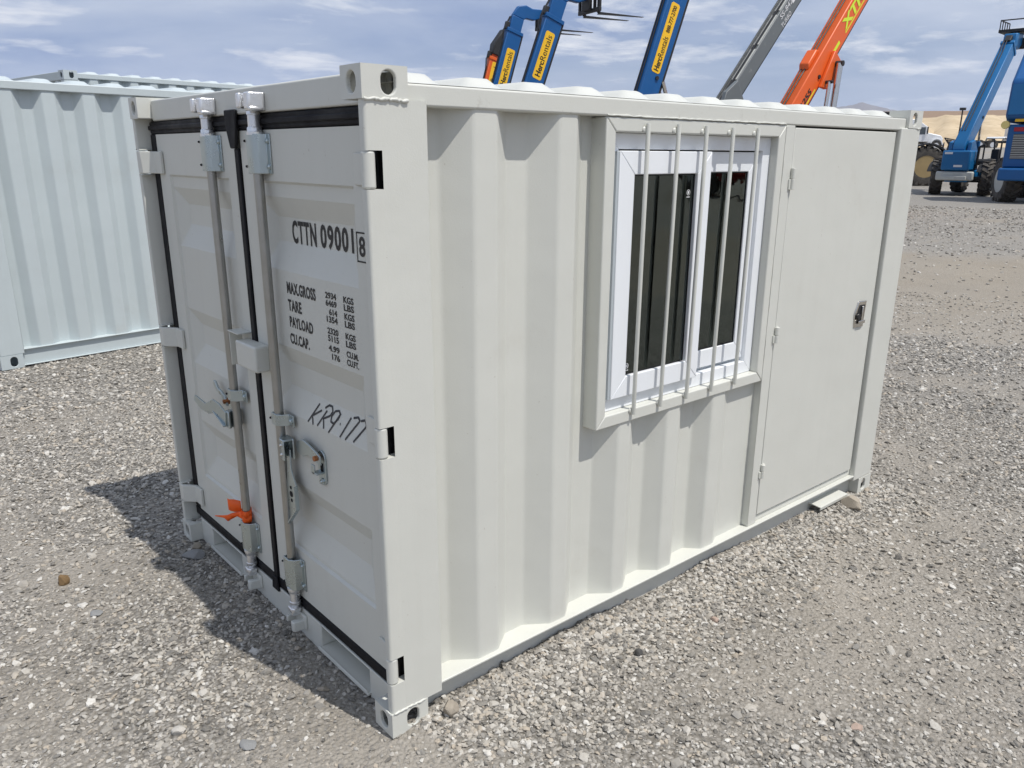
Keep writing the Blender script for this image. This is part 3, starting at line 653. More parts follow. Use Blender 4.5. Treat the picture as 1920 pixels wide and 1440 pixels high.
# left handle: sticks out sideways
hy = Y1
mb = MB(); mb.prism([(0.066, hy+0.036), (0.010, hy+0.040), (0.004, hy+0.030), (0.004, hy+0.000), (0.014, hy+0.004), (0.022, hy+0.016), (0.066, hy+0.020)], 0.742, 0.812)
mb.build('handle_hub', zinc, door_l, 0.003)
LV2 = [(hy+0.020, 0.806), (hy+0.080, 0.832), (hy+0.130, 0.838), (hy+0.195, 0.806), (hy+0.285, 0.824), (hy+0.296, 0.800), (hy+0.240, 0.772), (hy+0.185, 0.768), (hy+0.135, 0.790), (hy+0.085, 0.772), (hy+0.030, 0.752)]
mb = MB(); M2 = Matrix.Translation((0.012, 0, 0)) 
mb = flat(LV2, 0.000, 0.007); mb.v = [Vector((p.x-0.10*max(0, (p.y-hy-0.05)), p.y, p.z)) for p in mb.v]
mb.prism([(hy+0.03, 0.752), (hy+0.085, 0.772), (hy+0.135, 0.790), (hy+0.185, 0.768), (hy+0.185, 0.762), (hy+0.135, 0.783), (hy+0.085, 0.765), (hy+0.03, 0.745)], -0.010, 0.007, 'x')
mb.build('door_handle', zinc, door_l, 0.001)
pl2 = Y1+0.118
flat(stad(pl2, 0.712, 0.842, 0.026), 0.062, 0.0705).build('handle_retainer', zinc, door_l, 0.0015)
TB2 = [(pl2-0.014, 0.806), (pl2+0.004, 0.842), (pl2+0.040, 0.858), (pl2+0.072, 0.862), (pl2+0.096, 0.888), (pl2+0.112, 0.888), (pl2+0.114, 0.870), (pl2+0.084, 0.846), (pl2+0.045, 0.838), (pl2+0.020, 0.822), (pl2+0.012, 0.804)]
MB().prism(TB2, 0.040, 0.050, 'x').build('handle_catch', zinc, door_l, 0.002)
MB().rev((0.056, pl2, 0.822), (-0.024, 0, 0), [(0, 0.015), (0.3, 0.015), (0.32, 0.010), (0.95, 0.010), (1, 0.008)], 6).build('bolt', brassy, door_l)
MB().rev((0.062, pl2, 0.730), (-0.010, 0, 0), [(0, 0.013), (0.4, 0.012), (0.5, 0.008), (1, 0.006)], 10).build('bolt', zinc, door_l)
# lettering -------------------------------------------------------------
def door_text(s, ya, yb, z0, z1, bold=0.02, name='lettering', spacing=1.0):
    mb = MB(); put_text(mb, s, lambda a, b: (rx(ya+(yb-ya)*a, z0+(z1-z0)*b), ya+(yb-ya)*a, z0+(z1-z0)*b), bold, spacing)
    return mb.build(name, blackm, door_r, smooth=False, recalc=False)
def xat(z):  # y correction is already at the plane depth
    return z
door_text('CTTN', 0.655, 0.487, 1.502, 1.577, 0.030, spacing=1.15)
door_text('09001', 0.460, 0.255, 1.502, 1.577, 0.030, spacing=1.15)
door_text('8', 0.156, 0.122, 1.508, 1.565, 0.022)
mb = MB()
for ya, yb, za, zb in ((0.1685, 0.1645, 1.492, 1.577), (0.106, 0.102, 1.492, 1.577), (0.1685, 0.102, 1.492, 1.4965), (0.1685, 0.102, 1.5725, 1.577)):
    mb.grid([ya, yb], lspace(za, zb, 0.02), lambda y, z: (rx(y, z), y, z))
mb.build('check_digit_box', blackm, door_r, smooth=False, recalc=False)
door_text('MAX.GROSS', 0.664, 0.460, 1.338, 1.378, 0.032, spacing=1.08)
door_text('TARE', 0.664, 0.566, 1.280, 1.319, 0.032, spacing=1.08); door_text('PAYLOAD', 0.662, 0.494, 1.224, 1.262, 0.032, spacing=1.08); door_text('CU.CAP.', 0.668, 0.528, 1.166, 1.203, 0.032, spacing=1.08)
for s, u, zt in (('2934', 'KGS', 1.378), ('6469', 'LBS', 1.354), ('614', 'KGS', 1.327), ('1354', 'LBS', 1.303), ('2320', 'KGS', 1.266), ('5115', 'LBS', 1.242), ('4.99', 'CU.M.', 1.210), ('176', 'CU.FT.', 1.184)):
    wd = {4: 0.068, 3: 0.050}[len(s)]
    door_text(s, 0.328+wd, 0.328, zt-0.0205, zt, 0.030)
    wu = 0.060 if len(u) == 3 else 0.072
    door_text(u, 0.284, 0.284-wu, zt-0.0205, zt, 0.030)
# hand-written marker
def stroke(mb, pts, w=0.0036):
    pts = [Vector(p) for p in pts]; q = []
    for a, b in zip(pts, pts[1:]):
        n = max(1, int((b-a).length/0.006)); q += [a.lerp(b, i/n) for i in range(n)]
    q.append(pts[-1]); vs = []
    for i, p in enumerate(q):
        d = (q[min(i+1, len(q)-1)]-q[max(i-1, 0)]).normalized(); nrm = Vector((-d.y, d.x))*w
        for s in (-1, 1):
            y, z = p.x+nrm.x*s, p.y+nrm.y*s; vs.append((rx(y, z, 0.0014), y, z))
    mb.add(vs, [(2*i, 2*i+2, 2*i+3, 2*i+1) for i in range(len(q)-1)])
mb = MB()
def kz(l): return [(y+0.050, z-0.018) for y, z in l]
stroke(mb, kz([(0.481, 0.995), (0.534, 0.922)])); stroke(mb, kz([(0.458, 0.978), (0.512, 0.948), (0.495, 0.921)]))
stroke(mb, kz([(0.424, 0.985), (0.466, 0.925)])); stroke(mb, kz([(0.440, 0.990), (0.418, 1.004), (0.397, 1.004), (0.388, 0.990), (0.398, 0.974), (0.436, 0.956), (0.421, 0.926)]))
stroke(mb, kz([(0.338, 0.992), (0.350, 1.001), (0.372, 0.995), (0.388, 0.976), (0.386, 0.958), (0.366, 0.956), (0.346, 0.975), (0.336, 0.995), (0.386, 0.922)]))
stroke(mb, kz([(0.328, 0.964), (0.324, 0.965)]), 0.004)
stroke(mb, kz([(0.270, 0.998), (0.311, 0.926)])); stroke(mb, kz([(0.257, 1.000), (0.232, 1.008), (0.218, 1.000), (0.277, 0.927)])); stroke(mb, kz([(0.212, 1.001), (0.188, 1.010), (0.171, 0.998), (0.228, 0.932)]))
mb.build('hand_marking', marker, door_r, smooth=False, recalc=False)

# window --------------------------------------------------------------------
FY, FT = 0.015, 0.047
mb = MB()
wf = thing
frame = MB(); 
def ring(mb, x0, x1, z0, z1, t, y0, y1):
    mb.prism([(x0, z0), (x0, z1), (x0+t, z1-t), (x0+t, z0+t)], y0, y1, 'y'); mb.prism([(x1, z0), (x1-t, z0+t), (x1-t, z1-t), (x1, z1)], y0, y1, 'y')
    mb.prism([(x0, z0), (x0+t, z0+t), (x1-t, z0+t), (x1, z0)], y0, y1, 'y'); mb.prism([(x0, z1), (x1, z1), (x1-t, z1-t), (x0+t, z1-t)], y0, y1, 'y')
ring(frame, WX0, WX1, WZ0, WZ1-0.003, FT, FY, 0.088)
win = frame.build('window_frame', paint, C1, 0.005, 3); tag(win, 'raised square tube window surround')
IX0, IX1, IZ0, IZ1 = WX0+FT+0.001, WX1-FT-0.001, WZ0+FT+0.001, WZ1-FT-0.004
mb = MB(); ring(mb, IX0, IX1, IZ0, IZ1, 0.052, 0.050, 0.085); mb.build('pvc_frame', pvc, win, 0.002)
# outer (left) sash, proud; inner (right) sash behind
mb = MB(); ring(mb, 0.992, 1.500, 0.930, 1.800, 0.078, 0.030, 0.060); 
mb.build('sash', pvc, win, 0.003, 2)
mb = MB(); ring(mb, 1.462, 1.875, 0.948, 1.800, 0.075, 0.066, 0.084); mb.build('sash', pvc, win, 0.003, 2)
MB().box(IX0+0.05, IX1-0.05, 0.0845, 0.0865, IZ0+0.05, 0.955).build('track', pvcg, win)
MB().box(1.877, 1.890, 0.0655, 0.085, 0.95, 1.80).build('track', pvcg, win)
MB().box(0.980, 0.9915, 0.034, 0.049, 0.932, 1.798).build('seal', pvcg, win)
MB().box(1.066, 1.426, 0.046, 0.050, 1.004, 1.726).build('pane', glass, win, smooth=False)
MB().box(1.533, 1.804, 0.074, 0.078, 1.020, 1.729).build('pane', glass, win, smooth=False)
mb = MB(); ring(mb, 1.0685, 1.4235, 1.0065, 1.7235, 0.006, 0.044, 0.0459); ring(mb, 1.5355, 1.8015, 1.0225, 1.7265, 0.006, 0.072, 0.0739); mb.build('glazing_seal', rubber, win)
# sash latch behind glass and etched maker's mark
mb = MB(); mb.box(1.385, 1.415, 0.055, 0.064, 1.36, 1.48); mb.box(1.390, 1.410, 0.052, 0.056, 1.395, 1.445); mb.build('sash_latch', pvc, win, 0.003)
for cx_, cz_ in ((1.390, 1.655), (1.090, 1.040)):
    mb = MB()
    for k in range(16):
        a0, a1 = 2*PI*k/16, 2*PI*(k+1)/16
        mb.add([(cx_+r*math.cos(a), 0.0455, cz_+r*math.sin(a)) for a, r in ((a0, .0085), (a1, .0085), (a1, .0105), (a0, .0105))], [(0,1,2,3)])
    mb.add([(cx_-.004, .0455, cz_-.005), (cx_+.004, .0455, cz_-.005), (cx_+.004, .0455, cz_+.005), (cx_-.004, .0455, cz_+.005)], [(0,1,2,3)])
    mb.add([(cx_-.010, .0455, cz_-.018), (cx_+.010, .0455, cz_-.018), (cx_+.010, .0455, cz_-.015), (cx_-.010, .0455, cz_-.015)], [(0,1,2,3)])
    mb.build('glass_mark', wht_print, win, smooth=False)
for i, bxp in enumerate((1.095, 1.254, 1.414, 1.577, 1.741)):
    mb = MB(); tl = 0.004 if i == 0 else 0.012
    mb.rev((bxp-tl/2, 0.004, 0.862), (tl, 0, 1.887-0.862+random.uniform(-.003, .003)), [(0, 0.0070), (0.003, 0.0078), (0.998, 0.0078), (1, 0.0074)], 14)
    o = mb.build('window_bar', paint, win, angle=50)
    for xq, zq in ((bxp-0.006, 1.868), (bxp-0.008, 0.876)): MB().rev((xq, 0.013, zq), (0, -0.004, 0.0), [(0, 0.0115), (1, 0.007)], 8).build('weld_blob', paint, win)
# side door ---------------------------------------------------------------------
MB().box(1.9645, 2.030, 0.0165, 0.082, 0.121, 1.9055).build('door_jamb', paint, C1, 0.003, 2)
MB().box(2.0305, 2.948, 0.060, 0.082, 0.121, 1.9055).build('door_gap_shade', mblack, C1)  # black sheet puts the shade into the gap round the side door
MB().box(2.031, 2.948, 0.030, 0.059, 0.121, 0.150).build('door_threshold', paint, C1, 0.002)
sd = MB().box(2.038, 2.934, 0.020, 0.056, 0.157, 1.898).build('side_door', paint, C1, 0.004, 2); tag(sd, 'plain flat steel side door')
for za, zb in ((1.652, 1.738), (0.996, 1.066), (0.352, 0.418)):
    mb = MB(); zm = (za+zb)/2
    mb.rev((2.034, 0.0085, za), (0, 0, zm-za-0.001), [(0, 0.0105), (1, 0.0105)], 16); mb.rev((2.0345, 0.0085, zm+0.001), (0, 0, zb-zm-0.001), [(0, 0.0105), (1, 0.0105)], 16)
    mb.box(2.014, 2.034, 0.010, 0.017, za, zm-0.001); mb.box(2.034, 2.054, 0.012, 0.0198, zm+0.001, zb)
    mb.build('hinge', paint, sd, 0.001)
# paddle latch
HY = 0.020
mb = MB(); mb.prism([(2.752, 0.968), (2.842, 0.962), (2.852, 1.094), (2.770, 1.098), (2.742, 1.040)], HY-0.006, HY+0.002, 'y')
lt = mb.build('latch_plate', chrome, sd, 0.003, 2)
MB().prism([(2.772, 0.985), (2.832, 0.981), (2.838, 1.076), (2.780, 1.079), (2.762, 1.036)], HY-0.0068, HY-0.0062, 'y').build('latch_recess', mblack, sd)
MB().rev((2.770, HY-0.007, 1.022), (0, -0.012, 0), [(0, 0.016), (0.8, 0.016), (1, 0.013)], 18).build('lock_cylinder', blackm, sd)
mb = MB(); mb.box(2.800, 2.814, HY-0.016, HY-0.007, 0.992, 1.072); mb.box(2.776, 2.836, HY-0.018, HY-0.010, 0.984, 1.000); mb.build('latch_lever', chrome, sd, 0.002)
# loose forklift-pocket lip at the far end of the rail
mb = MB(M=Matrix.Translation((2.60, 0.0, 0.045)) @ Matrix.Rotation(0.10, 4, 'X')); mb.box(-0.02, 0.26, -0.016, 0.055, 0.0, 0.006); mb.box(-0.02, 0.26, -0.020, -0.0155, -0.012, 0.006)
mb.build('pocket_lip', paint, C1, 0.0015)
# orange tape tied round the lock rod -------------------------------------------
T = thing('orange_ribbon', 'fluorescent orange ribbon knotted round the left lock rod near its foot', 'ribbon', (RX, Y1, 0.365))
def ribbon(rows, th=0.0012):
    mb = MB(); n = len(rows)
    vs = [Vector(p) for r in rows for p in r]; mb.add(vs, [(2*i, 2*i+2, 2*i+3, 2*i+1) for i in range(n-1)]); return mb
mb = MB()
for zo in (-0.012, 0.010):
    for k in range(28):
        a0, a1 = 2*PI*k/28, 2*PI*(k+1)/28
        def P(a, dz): 
            r = 0.0195+0.0012*math.sin(3*a+zo*90); return (r*math.cos(a), r*math.sin(a), zo+dz+0.004*math.sin(a+0.5))
        mb.add([P(a0, -.015), P(a1, -.015), P(a1, .013), P(a0, .013)], [(0,1,2,3)])
o = mb.build('ribbon_wrap', orange_tag, T, angle=60); o.modifiers.new('s', 'SOLIDIFY').thickness = 0.0015
def rib(t, z, w=0.0):   # point on a plane turned outwards from the rod
    return (-0.017-0.75*t+w*0.65, 0.012+0.65*t+w*0.75, z)
mb = ribbon([(rib(0, 0.012), rib(0, 0.060)), (rib(0.012, 0.010, 0.004), rib(0.013, 0.062, 0.003)), (rib(0.028, 0.012, -0.002), rib(0.029, 0.066, 0.002)), (rib(0.046, 0.014, 0.003), rib(0.045, 0.068, -0.003)), (rib(0.055, 0.018, 0.006), rib(0.054, 0.070, 0.002))])
o = mb.build('ribbon_tail', orange_tag, T, angle=60); o.modifiers.new('s', 'SOLIDIFY').thickness = 0.0012
mb = ribbon([(rib(0, 0.010), rib(0, -0.020)), (rib(0.022, 0.008, 0.006), rib(0.022, -0.012, 0.006)), (rib(0.042, 0.004, 0.002), rib(0.044, -0.024, 0.008)), (rib(0.058, -0.002, -0.003), rib(0.062, -0.034, 0.004)), (rib(0.078, -0.006, 0.002), rib(0.076, -0.018, 0.003)), (rib(0.116, -0.010, 0.010), rib(0.116, -0.013, 0.010))])
o = mb.build('ribbon_tail', orange_tag, T, angle=60); o.modifiers.new('s', 'SOLIDIFY').thickness = 0.0012
mb = MB().rev((-0.020, 0.008, -0.016), (0.000, 0.006, 0.030), [(0, 0.003), (0.3, 0.009), (0.7, 0.009), (1, 0.003)], 10); mb.build('ribbon_knot', orange_tag, T)

# ================================================================== OTHER CONTAINERS
def storage_container(name, label, loc, azd, L, Wd, H, per=0.325):
    root = thing(name, label, 'container', loc, math.radians(azd), 'white containers behind the cabin')
    for sx, x0, x1 in ((-1, 0, 0.178), (1, L-0.178, L)):
        for sy, y0, y1 in ((-1, 0, 0.162), (1, Wd-0.162, Wd)):
            casting(root, x0, x1, y0, y1, H-0.118, H, sx, sy, mt=paintw); casting(root, x0, x1, y0, y1, 0.0, 0.118, sx, sy, mt=paintw)
            px0 = 0.003 if sx < 0 else L-0.197; py0 = 0.003 if sy < 0 else Wd-0.12
            MB().box(px0, px0+0.194, py0, py0+0.117, 0.118, H-0.118).build('corner_post', paintw, root, 0.006)
    for y0, y1 in ((0.012, 0.075), (Wd-0.075, Wd-0.012)):
        MB().box(0.178, L-0.178, y0, y1, H-0.095, H-0.030).build('top_rail', paintw, root, 0.006)
    for y0, y1, ya, yb in ((0.004, 0.095, 0.030, 0.038), (Wd-0.095, Wd-0.004, Wd-0.038, Wd-0.030)):
        mb = MB(); mb.box(0.178, L-0.178, y0, y1, 0.150, 0.158); mb.box(0.178, L-0.178, ya, yb, 0.02, 0.150); mb.box(0.178, L-0.178, y0, y1, 0.012, 0.020); mb.build('bottom_rail', paintw, root, 0.002)
    pr = [(0.195, 0.086)]; x = 0.275
    while x < L-0.45:
        pr += [(x, 0.086), (x+0.066, 0.022), (x+0.165, 0.022), (x+0.240, 0.086)]; x += per
    pr.append((L-0.195, 0.086))
    side_sheet(pr, 0.155, H-0.095, lambda y: y, 6).build('side_panel', paintw, root, smooth=False)
    side_sheet(pr, 0.155, H-0.095, lambda y: Wd-y, 4).build('side_panel', paintw, root, smooth=False)
    pr = [(0.11, 0.06)]; y = 0.2
    while y < Wd-0.35: pr += [(y, 0.06), (y+0.08, 0.02), (y+0.16, 0.02), (y+0.24, 0.06)]; y += per
    pr.append((Wd-0.11, 0.06))
    for e in (0, 1):
        mb = side_sheet(pr, 0.12, H-0.1, lambda v: v, 4); mb.v = [Vector(((v[1] if e == 0 else L-v[1]), v[0], v[2])) for v in mb.v]; mb.build('end_panel', paintw, root, smooth=False)
        x0 = 0.01 if e == 0 else L-0.09
        MB().box(x0, x0+0.08, 0.162, Wd-0.162, H-0.118, H-0.012).build('end_header', paintw, root, 0.005); MB().box(x0, x0+0.08, 0.162, Wd-0.162, 0.0, 0.13).build('end_sill', paintw, root, 0.005)
    mb = MB(); ys = [0.02, 0.045, 0.07, 0.095, 0.12, 0.4, Wd/2, Wd-0.4, Wd-0.12, Wd-0.07, Wd-0.02]
    mb.grid(list(np.arange(0.12, L-0.119, 0.0245)), ys, lambda x, y: roof_fn(x, y, L, Wd, H-0.030, 0.036, 0.30, 0.4)); mb.build('roof_panel', paintw, root, angle=70)
    return root
storage_container('storage_container', 'white corrugated storage container standing left of the cabin', (-0.095, 6.002, 0.0), 8.0, 6.06, 2.20, 2.365)
c3 = Vector((1.83, 10.75, 0.0))
storage_container('storage_container', 'taller white container whose roof edge shows above the nearer white container', (1.83, 10.78, 0.05), 8.0, 12.19, 2.44, 2.78, 0.278)

# ================================================================== MACHINES
_wheelcache = {}
def wheel_mesh(r, w, rimcol, lug):
    k = (r, w, lug)
    if k in _wheelcache: return _wheelcache[k]
    t = MB(); ri = r*0.56; h = w/2
    t.rev((0, -h, 0), (0, w, 0), [(0.02, ri), (0.0, r*0.72), (0.03, r*0.88), (0.12, r*0.955), (0.5, r*0.97), (0.88, r*0.955), (0.97, r*0.88), (1.0, r*0.72), (0.98, ri)], 28, caps=False)
    n = lug
    for k2 in range(n):
        for s in (-1, 1):
            a = 2*PI*(k2+(0.5 if s > 0 else 0))/n; M = Matrix.Rotation(-a, 4, 'Y')
            b = MB(M); q = r*0.955
            pts = [(q, s*h*1.01, -0.035*r*2), (q, s*h*1.01, 0.05*r*2), (q, -s*h*0.10, 0.16*r*2), (q, -s*h*0.10, 0.09*r*2)]
            top = [(r*1.005, y*0.985, z) for _, y, z in pts]
            b.add(pts+top, [(0,1,2,3),(4,5,6,7),(0,1,5,4),(1,2,6,5),(2,3,7,6),(3,0,4,7)])
            sd_ = [(r*0.80, s*h*1.0, -0.03*r), (r*0.80, s*h*1.0, 0.03*r), (q, s*h*1.02, 0.05*r*2), (q, s*h*1.02, -0.035*r*2)]
            b.add(sd_+[(p[0], p[1]-s*0.04, p[2]) for p in sd_], [(0,1,2,3),(0,1,5,4),(1,2,6,5),(2,3,7,6),(3,0,4,7)])
            t.add(b.v, b.f)
    rm = MB(); rm.rev((0, -h*0.92, 0), (0, w*0.92, 0), [(0, ri*1.02), (0.02, ri*0.92), (0.25, ri*0.80), (0.30, ri*0.25), (0.7, ri*0.25), (0.75, ri*0.80), (0.98, ri*0.92), (1, ri*1.02)], 24)
    hb = MB(); hb.rev((0, -h*0.62, 0), (0, w*0.62, 0), [(0, ri*0.18), (0.1, ri*0.32), (0.9, ri*0.32), (1, ri*0.18)], 12)
    a = t.build('wheel', tyre, None, angle=30); b = rm.build('rim', rimcol, None); c = hb.build('hub', mblack, None)
    ms = (a.data, b.data, c.data)
    for o in (a, b, c): bpy.data.objects.remove(o)
    _wheelcache[k] = ms; return ms
def put_wheel(parent, x, y, r, w, rim, steer=0.0, lug=18):
    td, rd, hd = wheel_mesh(r, w, rim, lug)
    o = bpy.data.objects.new('wheel', td); COL.objects.link(o); o.parent = parent; o.location = (x, y, r); o.rotation_euler = (0, random.uniform(0, 0.3), 0)
    o.rotation_euler = (0, 0, steer)
    r1 = bpy.data.objects.new('rim', rd); COL.objects.link(r1); r1.parent = o
    if rd.materials[0] != rim:
        r1.data = rd.copy(); r1.data.materials[0] = rim
    h1 = bpy.data.objects.new('hub', hd); COL.objects.link(h1); h1.parent = o
    return o
def decal(parent, M, u0, u1, w0, w1, side, col, texts, hv, corner=0.04):
    """flat sticker on boom side face; u along the boom, w up across it; side=-1 right face"""
    e = 0.006
    y = side*(hv+e)
    c = corner; poly = [(u0+c, w0), (u1-c, w0), (u1, w0+c), (u1, w1-c), (u1-c, w1), (u0+c, w1), (u0, w1-c), (u0, w0+c)]
    mb = MB(M); mb.prism(poly, side*(hv+0.001), y, 'y'); d = mb.build('decal', col, parent, smooth=False)
    for s, a0, a1, b0, b1, bold, m in texts:
        t = MB(M); put_text(t, s, lambda a, b: ((u0+(u1-u0)*(a0+(a1-a0)*a)), side*(hv+e+0.004), w0+(w1-w0)*(b0+(b1-b0)*b)), bold)
        t.build('lettering', m, d, smooth=False, recalc=False)
    return d
def telehandler(name, label, pivot, azd, el, blen, bh, bw, col, base_z, col2=None, fork=True, cabside=1, head_el=None, stickers=(), group=None, scale=1.0, rim=None, steer=0.0, detail=True, inner=None, bumper=None, fork_len=1.2, cat='telehandler', roofm=None, bwid=0.95, wr=0.66, neck=True, lift=True, zback=0.0):
    col2 = col2 or mblack; rim = rim or greyl; az_ = math.radians(azd)
    zp = pivot[2]-base_z; bx = -2.1*scale
    ox = pivot[0]-bx*math.cos(az_); oy = pivot[1]-bx*math.sin(az_)
    T = thing(name, label, cat, (ox, oy, base_z), az_, group); s = scale
    B = lambda *a: MB().box(*[q*s for q in a])
    B(-2.45, 2.2, -0.42, 0.42, 0.55, 1.05).build('chassis', col, T, 0.03)
    pod = B(-1.05, 1.15, -1.18, -0.43, 0.58, 1.38) if cabside > 0 else B(-1.05, 1.15, 0.43, 1.18, 0.58, 1.38)
    pod.build('engine_cover', col, T, 0.06, 3)
    MB().prism([(-2.45*s, 0.9*s), (-1.35*s, 0.9*s), (-1.5*s, zp-0.15), (-1.95*s, zp+0.18), (-2.35*s, zp+0.10), (-2.45*s, 1.5*s)], -0.46*s, -0.30*s, 'y').build('boom_tower', col, T, 0.02)
    MB().prism([(-2.45*s, 0.9*s), (-1.35*s, 0.9*s), (-1.5*s, zp-0.15), (-1.95*s, zp+0.18), (-2.35*s, zp+0.10), (-2.45*s, 1.5*s)], 0.30*s, 0.46*s, 'y').build('boom_tower', col, T, 0.02)
    B(-2.62, -2.40, -bwid, bwid, 0.62, 1.0).build('counterweight', bumper or col2, T, 0.05, 3)
    # cab
    y0, y1 = (0.46*s, 1.20*s) if cabside > 0 else (-1.20*s, -0.46*s)
    cz0, cz1 = 0.75*s, 2.42*s
    prof = [(-0.75*s, cz0), (0.95*s, cz0), (0.98*s, 1.35*s), (0.62*s, cz1-0.08*s), (0.5*s, cz1), (-0.62*s, cz1), (-0.75*s, cz1-0.12*s)]
    cab = MB().prism([(-0.75*s, cz0), (0.95*s, cz0), (0.98*s, 1.30*s), (-0.75*s, 1.30*s)], y0, y1, 'y').build('cab', col, T, 0.03)
    p_ = 0.07*s
    for yy in (y0, y1-p_):
        q = MB(); q.path([(-0.70*s, yy+p_/2, 1.28*s), (-0.72*s, yy+p_/2, cz1-0.15*s), (-0.58*s, yy+p_/2, cz1-0.03*s), (0.46*s, yy+p_/2, cz1-0.03*s), (0.62*s, yy+p_/2, cz1-0.14*s), (0.94*s, yy+p_/2, 1.32*s)], p_/2, 8); q.build('cab_post', mblack, cab)
    MB().prism([(-0.62*s, cz1-0.02*s), (0.5*s, cz1-0.02*s), (0.42*s, cz1+0.05*s), (-0.52*s, cz1+0.05*s)], y0, y1, 'y').build('cab_roof', roofm or col, cab, 0.02)
    q = MB(); q.box(-0.15*s, 0.35*s, y0+0.2*s, y1-0.2*s, 1.05*s, 1.45*s); q.box(-0.25*s, -0.12*s, y0+0.2*s, y1-0.2*s, 1.05*s, 1.95*s); q.build('seat', mblack, cab, 0.04)
    # wheels + fenders
    for wx in (-1.62*s, 1.62*s):
        for sy in (-1, 1):
            put_wheel(T, wx, sy*1.02*s, wr*s, 0.42*s*wr/0.66, rim, steer if wx < 0 else 0)
            q = MB(); arc = [(wx+0.80*s*math.cos(a), 0.66*s+0.78*s*math.sin(a)) for a in np.linspace(0.45, PI-0.45, 9)]; arc2 = [(wx+0.75*s*math.cos(a), 0.66*s+0.73*s*math.sin(a)) for a in np.linspace(PI-0.45, 0.45, 9)]
            q.prism(arc+arc2, sy*1.02*s-0.22*s, sy*1.02*s+0.22*s, 'y'); q.build('fender', mblack, T)
    q = MB(); 
    for wx in (-1.62*s, 1.62*s): q.tube((wx, -0.9*s, 0.66*s), (wx, 0.9*s, 0.66*s), 0.13*s)
    q.build('axle', mblack, T)
    # boom
    M = Matrix.Translation((bx, 0, zp)) @ Matrix.Rotation(-math.radians(el), 4, 'Y')
    hw = bw/2; hb = bh/2
    mb = MB(M); mb.prism([(-0.35, -hb), (blen, -hb), (blen, hb), (-0.15, hb), (-0.35, hb*0.5)], -hw, hw, 'y'); boom = mb.build('boom', col, T, 0.025, 2)
    mb = MB(M); mb.box(0.0, blen-0.02, -hw*0.75, hw*0.75, -hb-0.07, -hb-0.004); mb.build('boom_underside', mblack, boom)
    mb = MB(M); mb.box(blen-0.10, blen+0.02, -hw-0.03, hw+0.03, -hb-0.03, hb+0.03); mb.build('boom_collar', col, boom, 0.01)
    il = inner if inner is not None else 0.25
    mb = MB(M); mb.box(blen-0.3, blen+il, -hw*0.80, hw*0.80, -hb*0.80, hb*0.80); tip = mb.build('inner_boom', col, T, 0.02)
    if lift:
        for yy in ((-0.12, 0.12) if zback == 0 else (-0.2, 0.2)):
            a = Vector((-0.35*s, yy, 0.95*s)); b = M @ Vector((1.75*s, yy, -hb-0.02)); m_ = a.lerp(b, 0.62)
            MB().tube(a, m_, 0.085*s).build('lift_cylinder', col, T); MB().tube(m_, b, 0.05*s).build('cylinder_rod', chrome, T)
    if fork:
        # gooseneck: short arm turned forward and down, then fork carriage
        e = M @ Vector((blen+il, 0, 0))
        Mi = M.to_3x3(); mb = MB()
        u = Mi @ Vector((1, 0, 0)); w = Mi @ Vector((0, 0, 1))
        p0 = e-u*0.15
        p1 = Vector((e.x+0.25, 0, e.z+0.22)); p2 = Vector((e.x+0.95, 0, e.z+0.26)); hh = 0.24
        poly = [(e.x-w.x*hb*0.8, e.z-w.z*hb*0.8), (e.x+w.x*hb*0.8, e.z+w.z*hb*0.8), (e.x+0.02, e.z+0.40), (e.x+0.35, e.z+0.44), (e.x+0.62, e.z+0.34), (e.x+1.10, e.z+0.34), (e.x+1.10, e.z+0.08), (e.x+0.70, e.z-0.06), (e.x+0.35, e.z-0.02)]
        mb.prism(poly, -hw*0.7, hw*0.7, 'y'); neck_ = mb.build('boom_head', col, T, 0.03)
        cxp = e.x+1.12; cz = e.z-0.30
        mb = MB(); mb.box(cxp, cxp+0.10, -0.62, 0.62, cz+0.48, cz+0.60); mb.box(cxp, cxp+0.10, -0.62, 0.62, cz-0.02, cz+0.10)
        for yy in (-0.58, -0.30, 0, 0.30, 0.58): mb.box(cxp+0.01, cxp+0.09, yy-0.045, yy+0.045, cz+0.10, cz+0.48)
        mb.box(cxp-0.12, cxp, -0.22, 0.22, cz+0.05, cz+0.62); mb.build('fork_carriage', mblack, T, 0.01)
        for yy in (-0.42, 0.42):
            mb = MB(); mb.box(cxp+0.10, cxp+0.16, yy-0.06, yy+0.06, cz-0.05, cz+0.55)
            mb.prism([(cxp+0.10, cz-0.10), (cxp+0.10+fork_len, cz-0.055), (cxp+0.10+fork_len, cz-0.045), (cxp+0.16, cz-0.03)], yy-0.06, yy+0.06, 'y'); mb.build('fork', mblack, T)
    for k in range(2):
        mb = MB(M); mb.path([(0.4, hw*0.5-0.09*k, hb+0.02), (blen-0.5, hw*0.5-0.09*k, hb+0.02), (blen-0.1, hw*0.5-0.09*k, hb+0.10), (blen+il*0.9, hw*0.5-0.09*k, hb*0.8+0.03)], 0.018, 6); mb.build('hose', mblack, boom)
    mb = MB(M); mb.box(blen-0.05, blen+0.22, -hw*0.5, hw*0.6, hb*0.8, hb+0.10); mb.build('hose_guide', mblack, boom, 0.02)
    for uu in (0.0, 1.75*s):
        mb = MB(M); mb.tube((uu, -hw-0.03, -hb*0.3), (uu, hw+0.03, -hb*0.3), 0.05, n=10); mb.build('pivot_pin', mblack, boom)
    for st in stickers: decal(boom, M, *st, hw)
    return T, M, hw, hb
HERC = [('Herc', 0.06, 0.38, 0.22, 0.80, 0.028, blackm), ('Rentals', 0.40, 0.93, 0.22, 0.80, 0.0, blackm)]
bz = 0.46
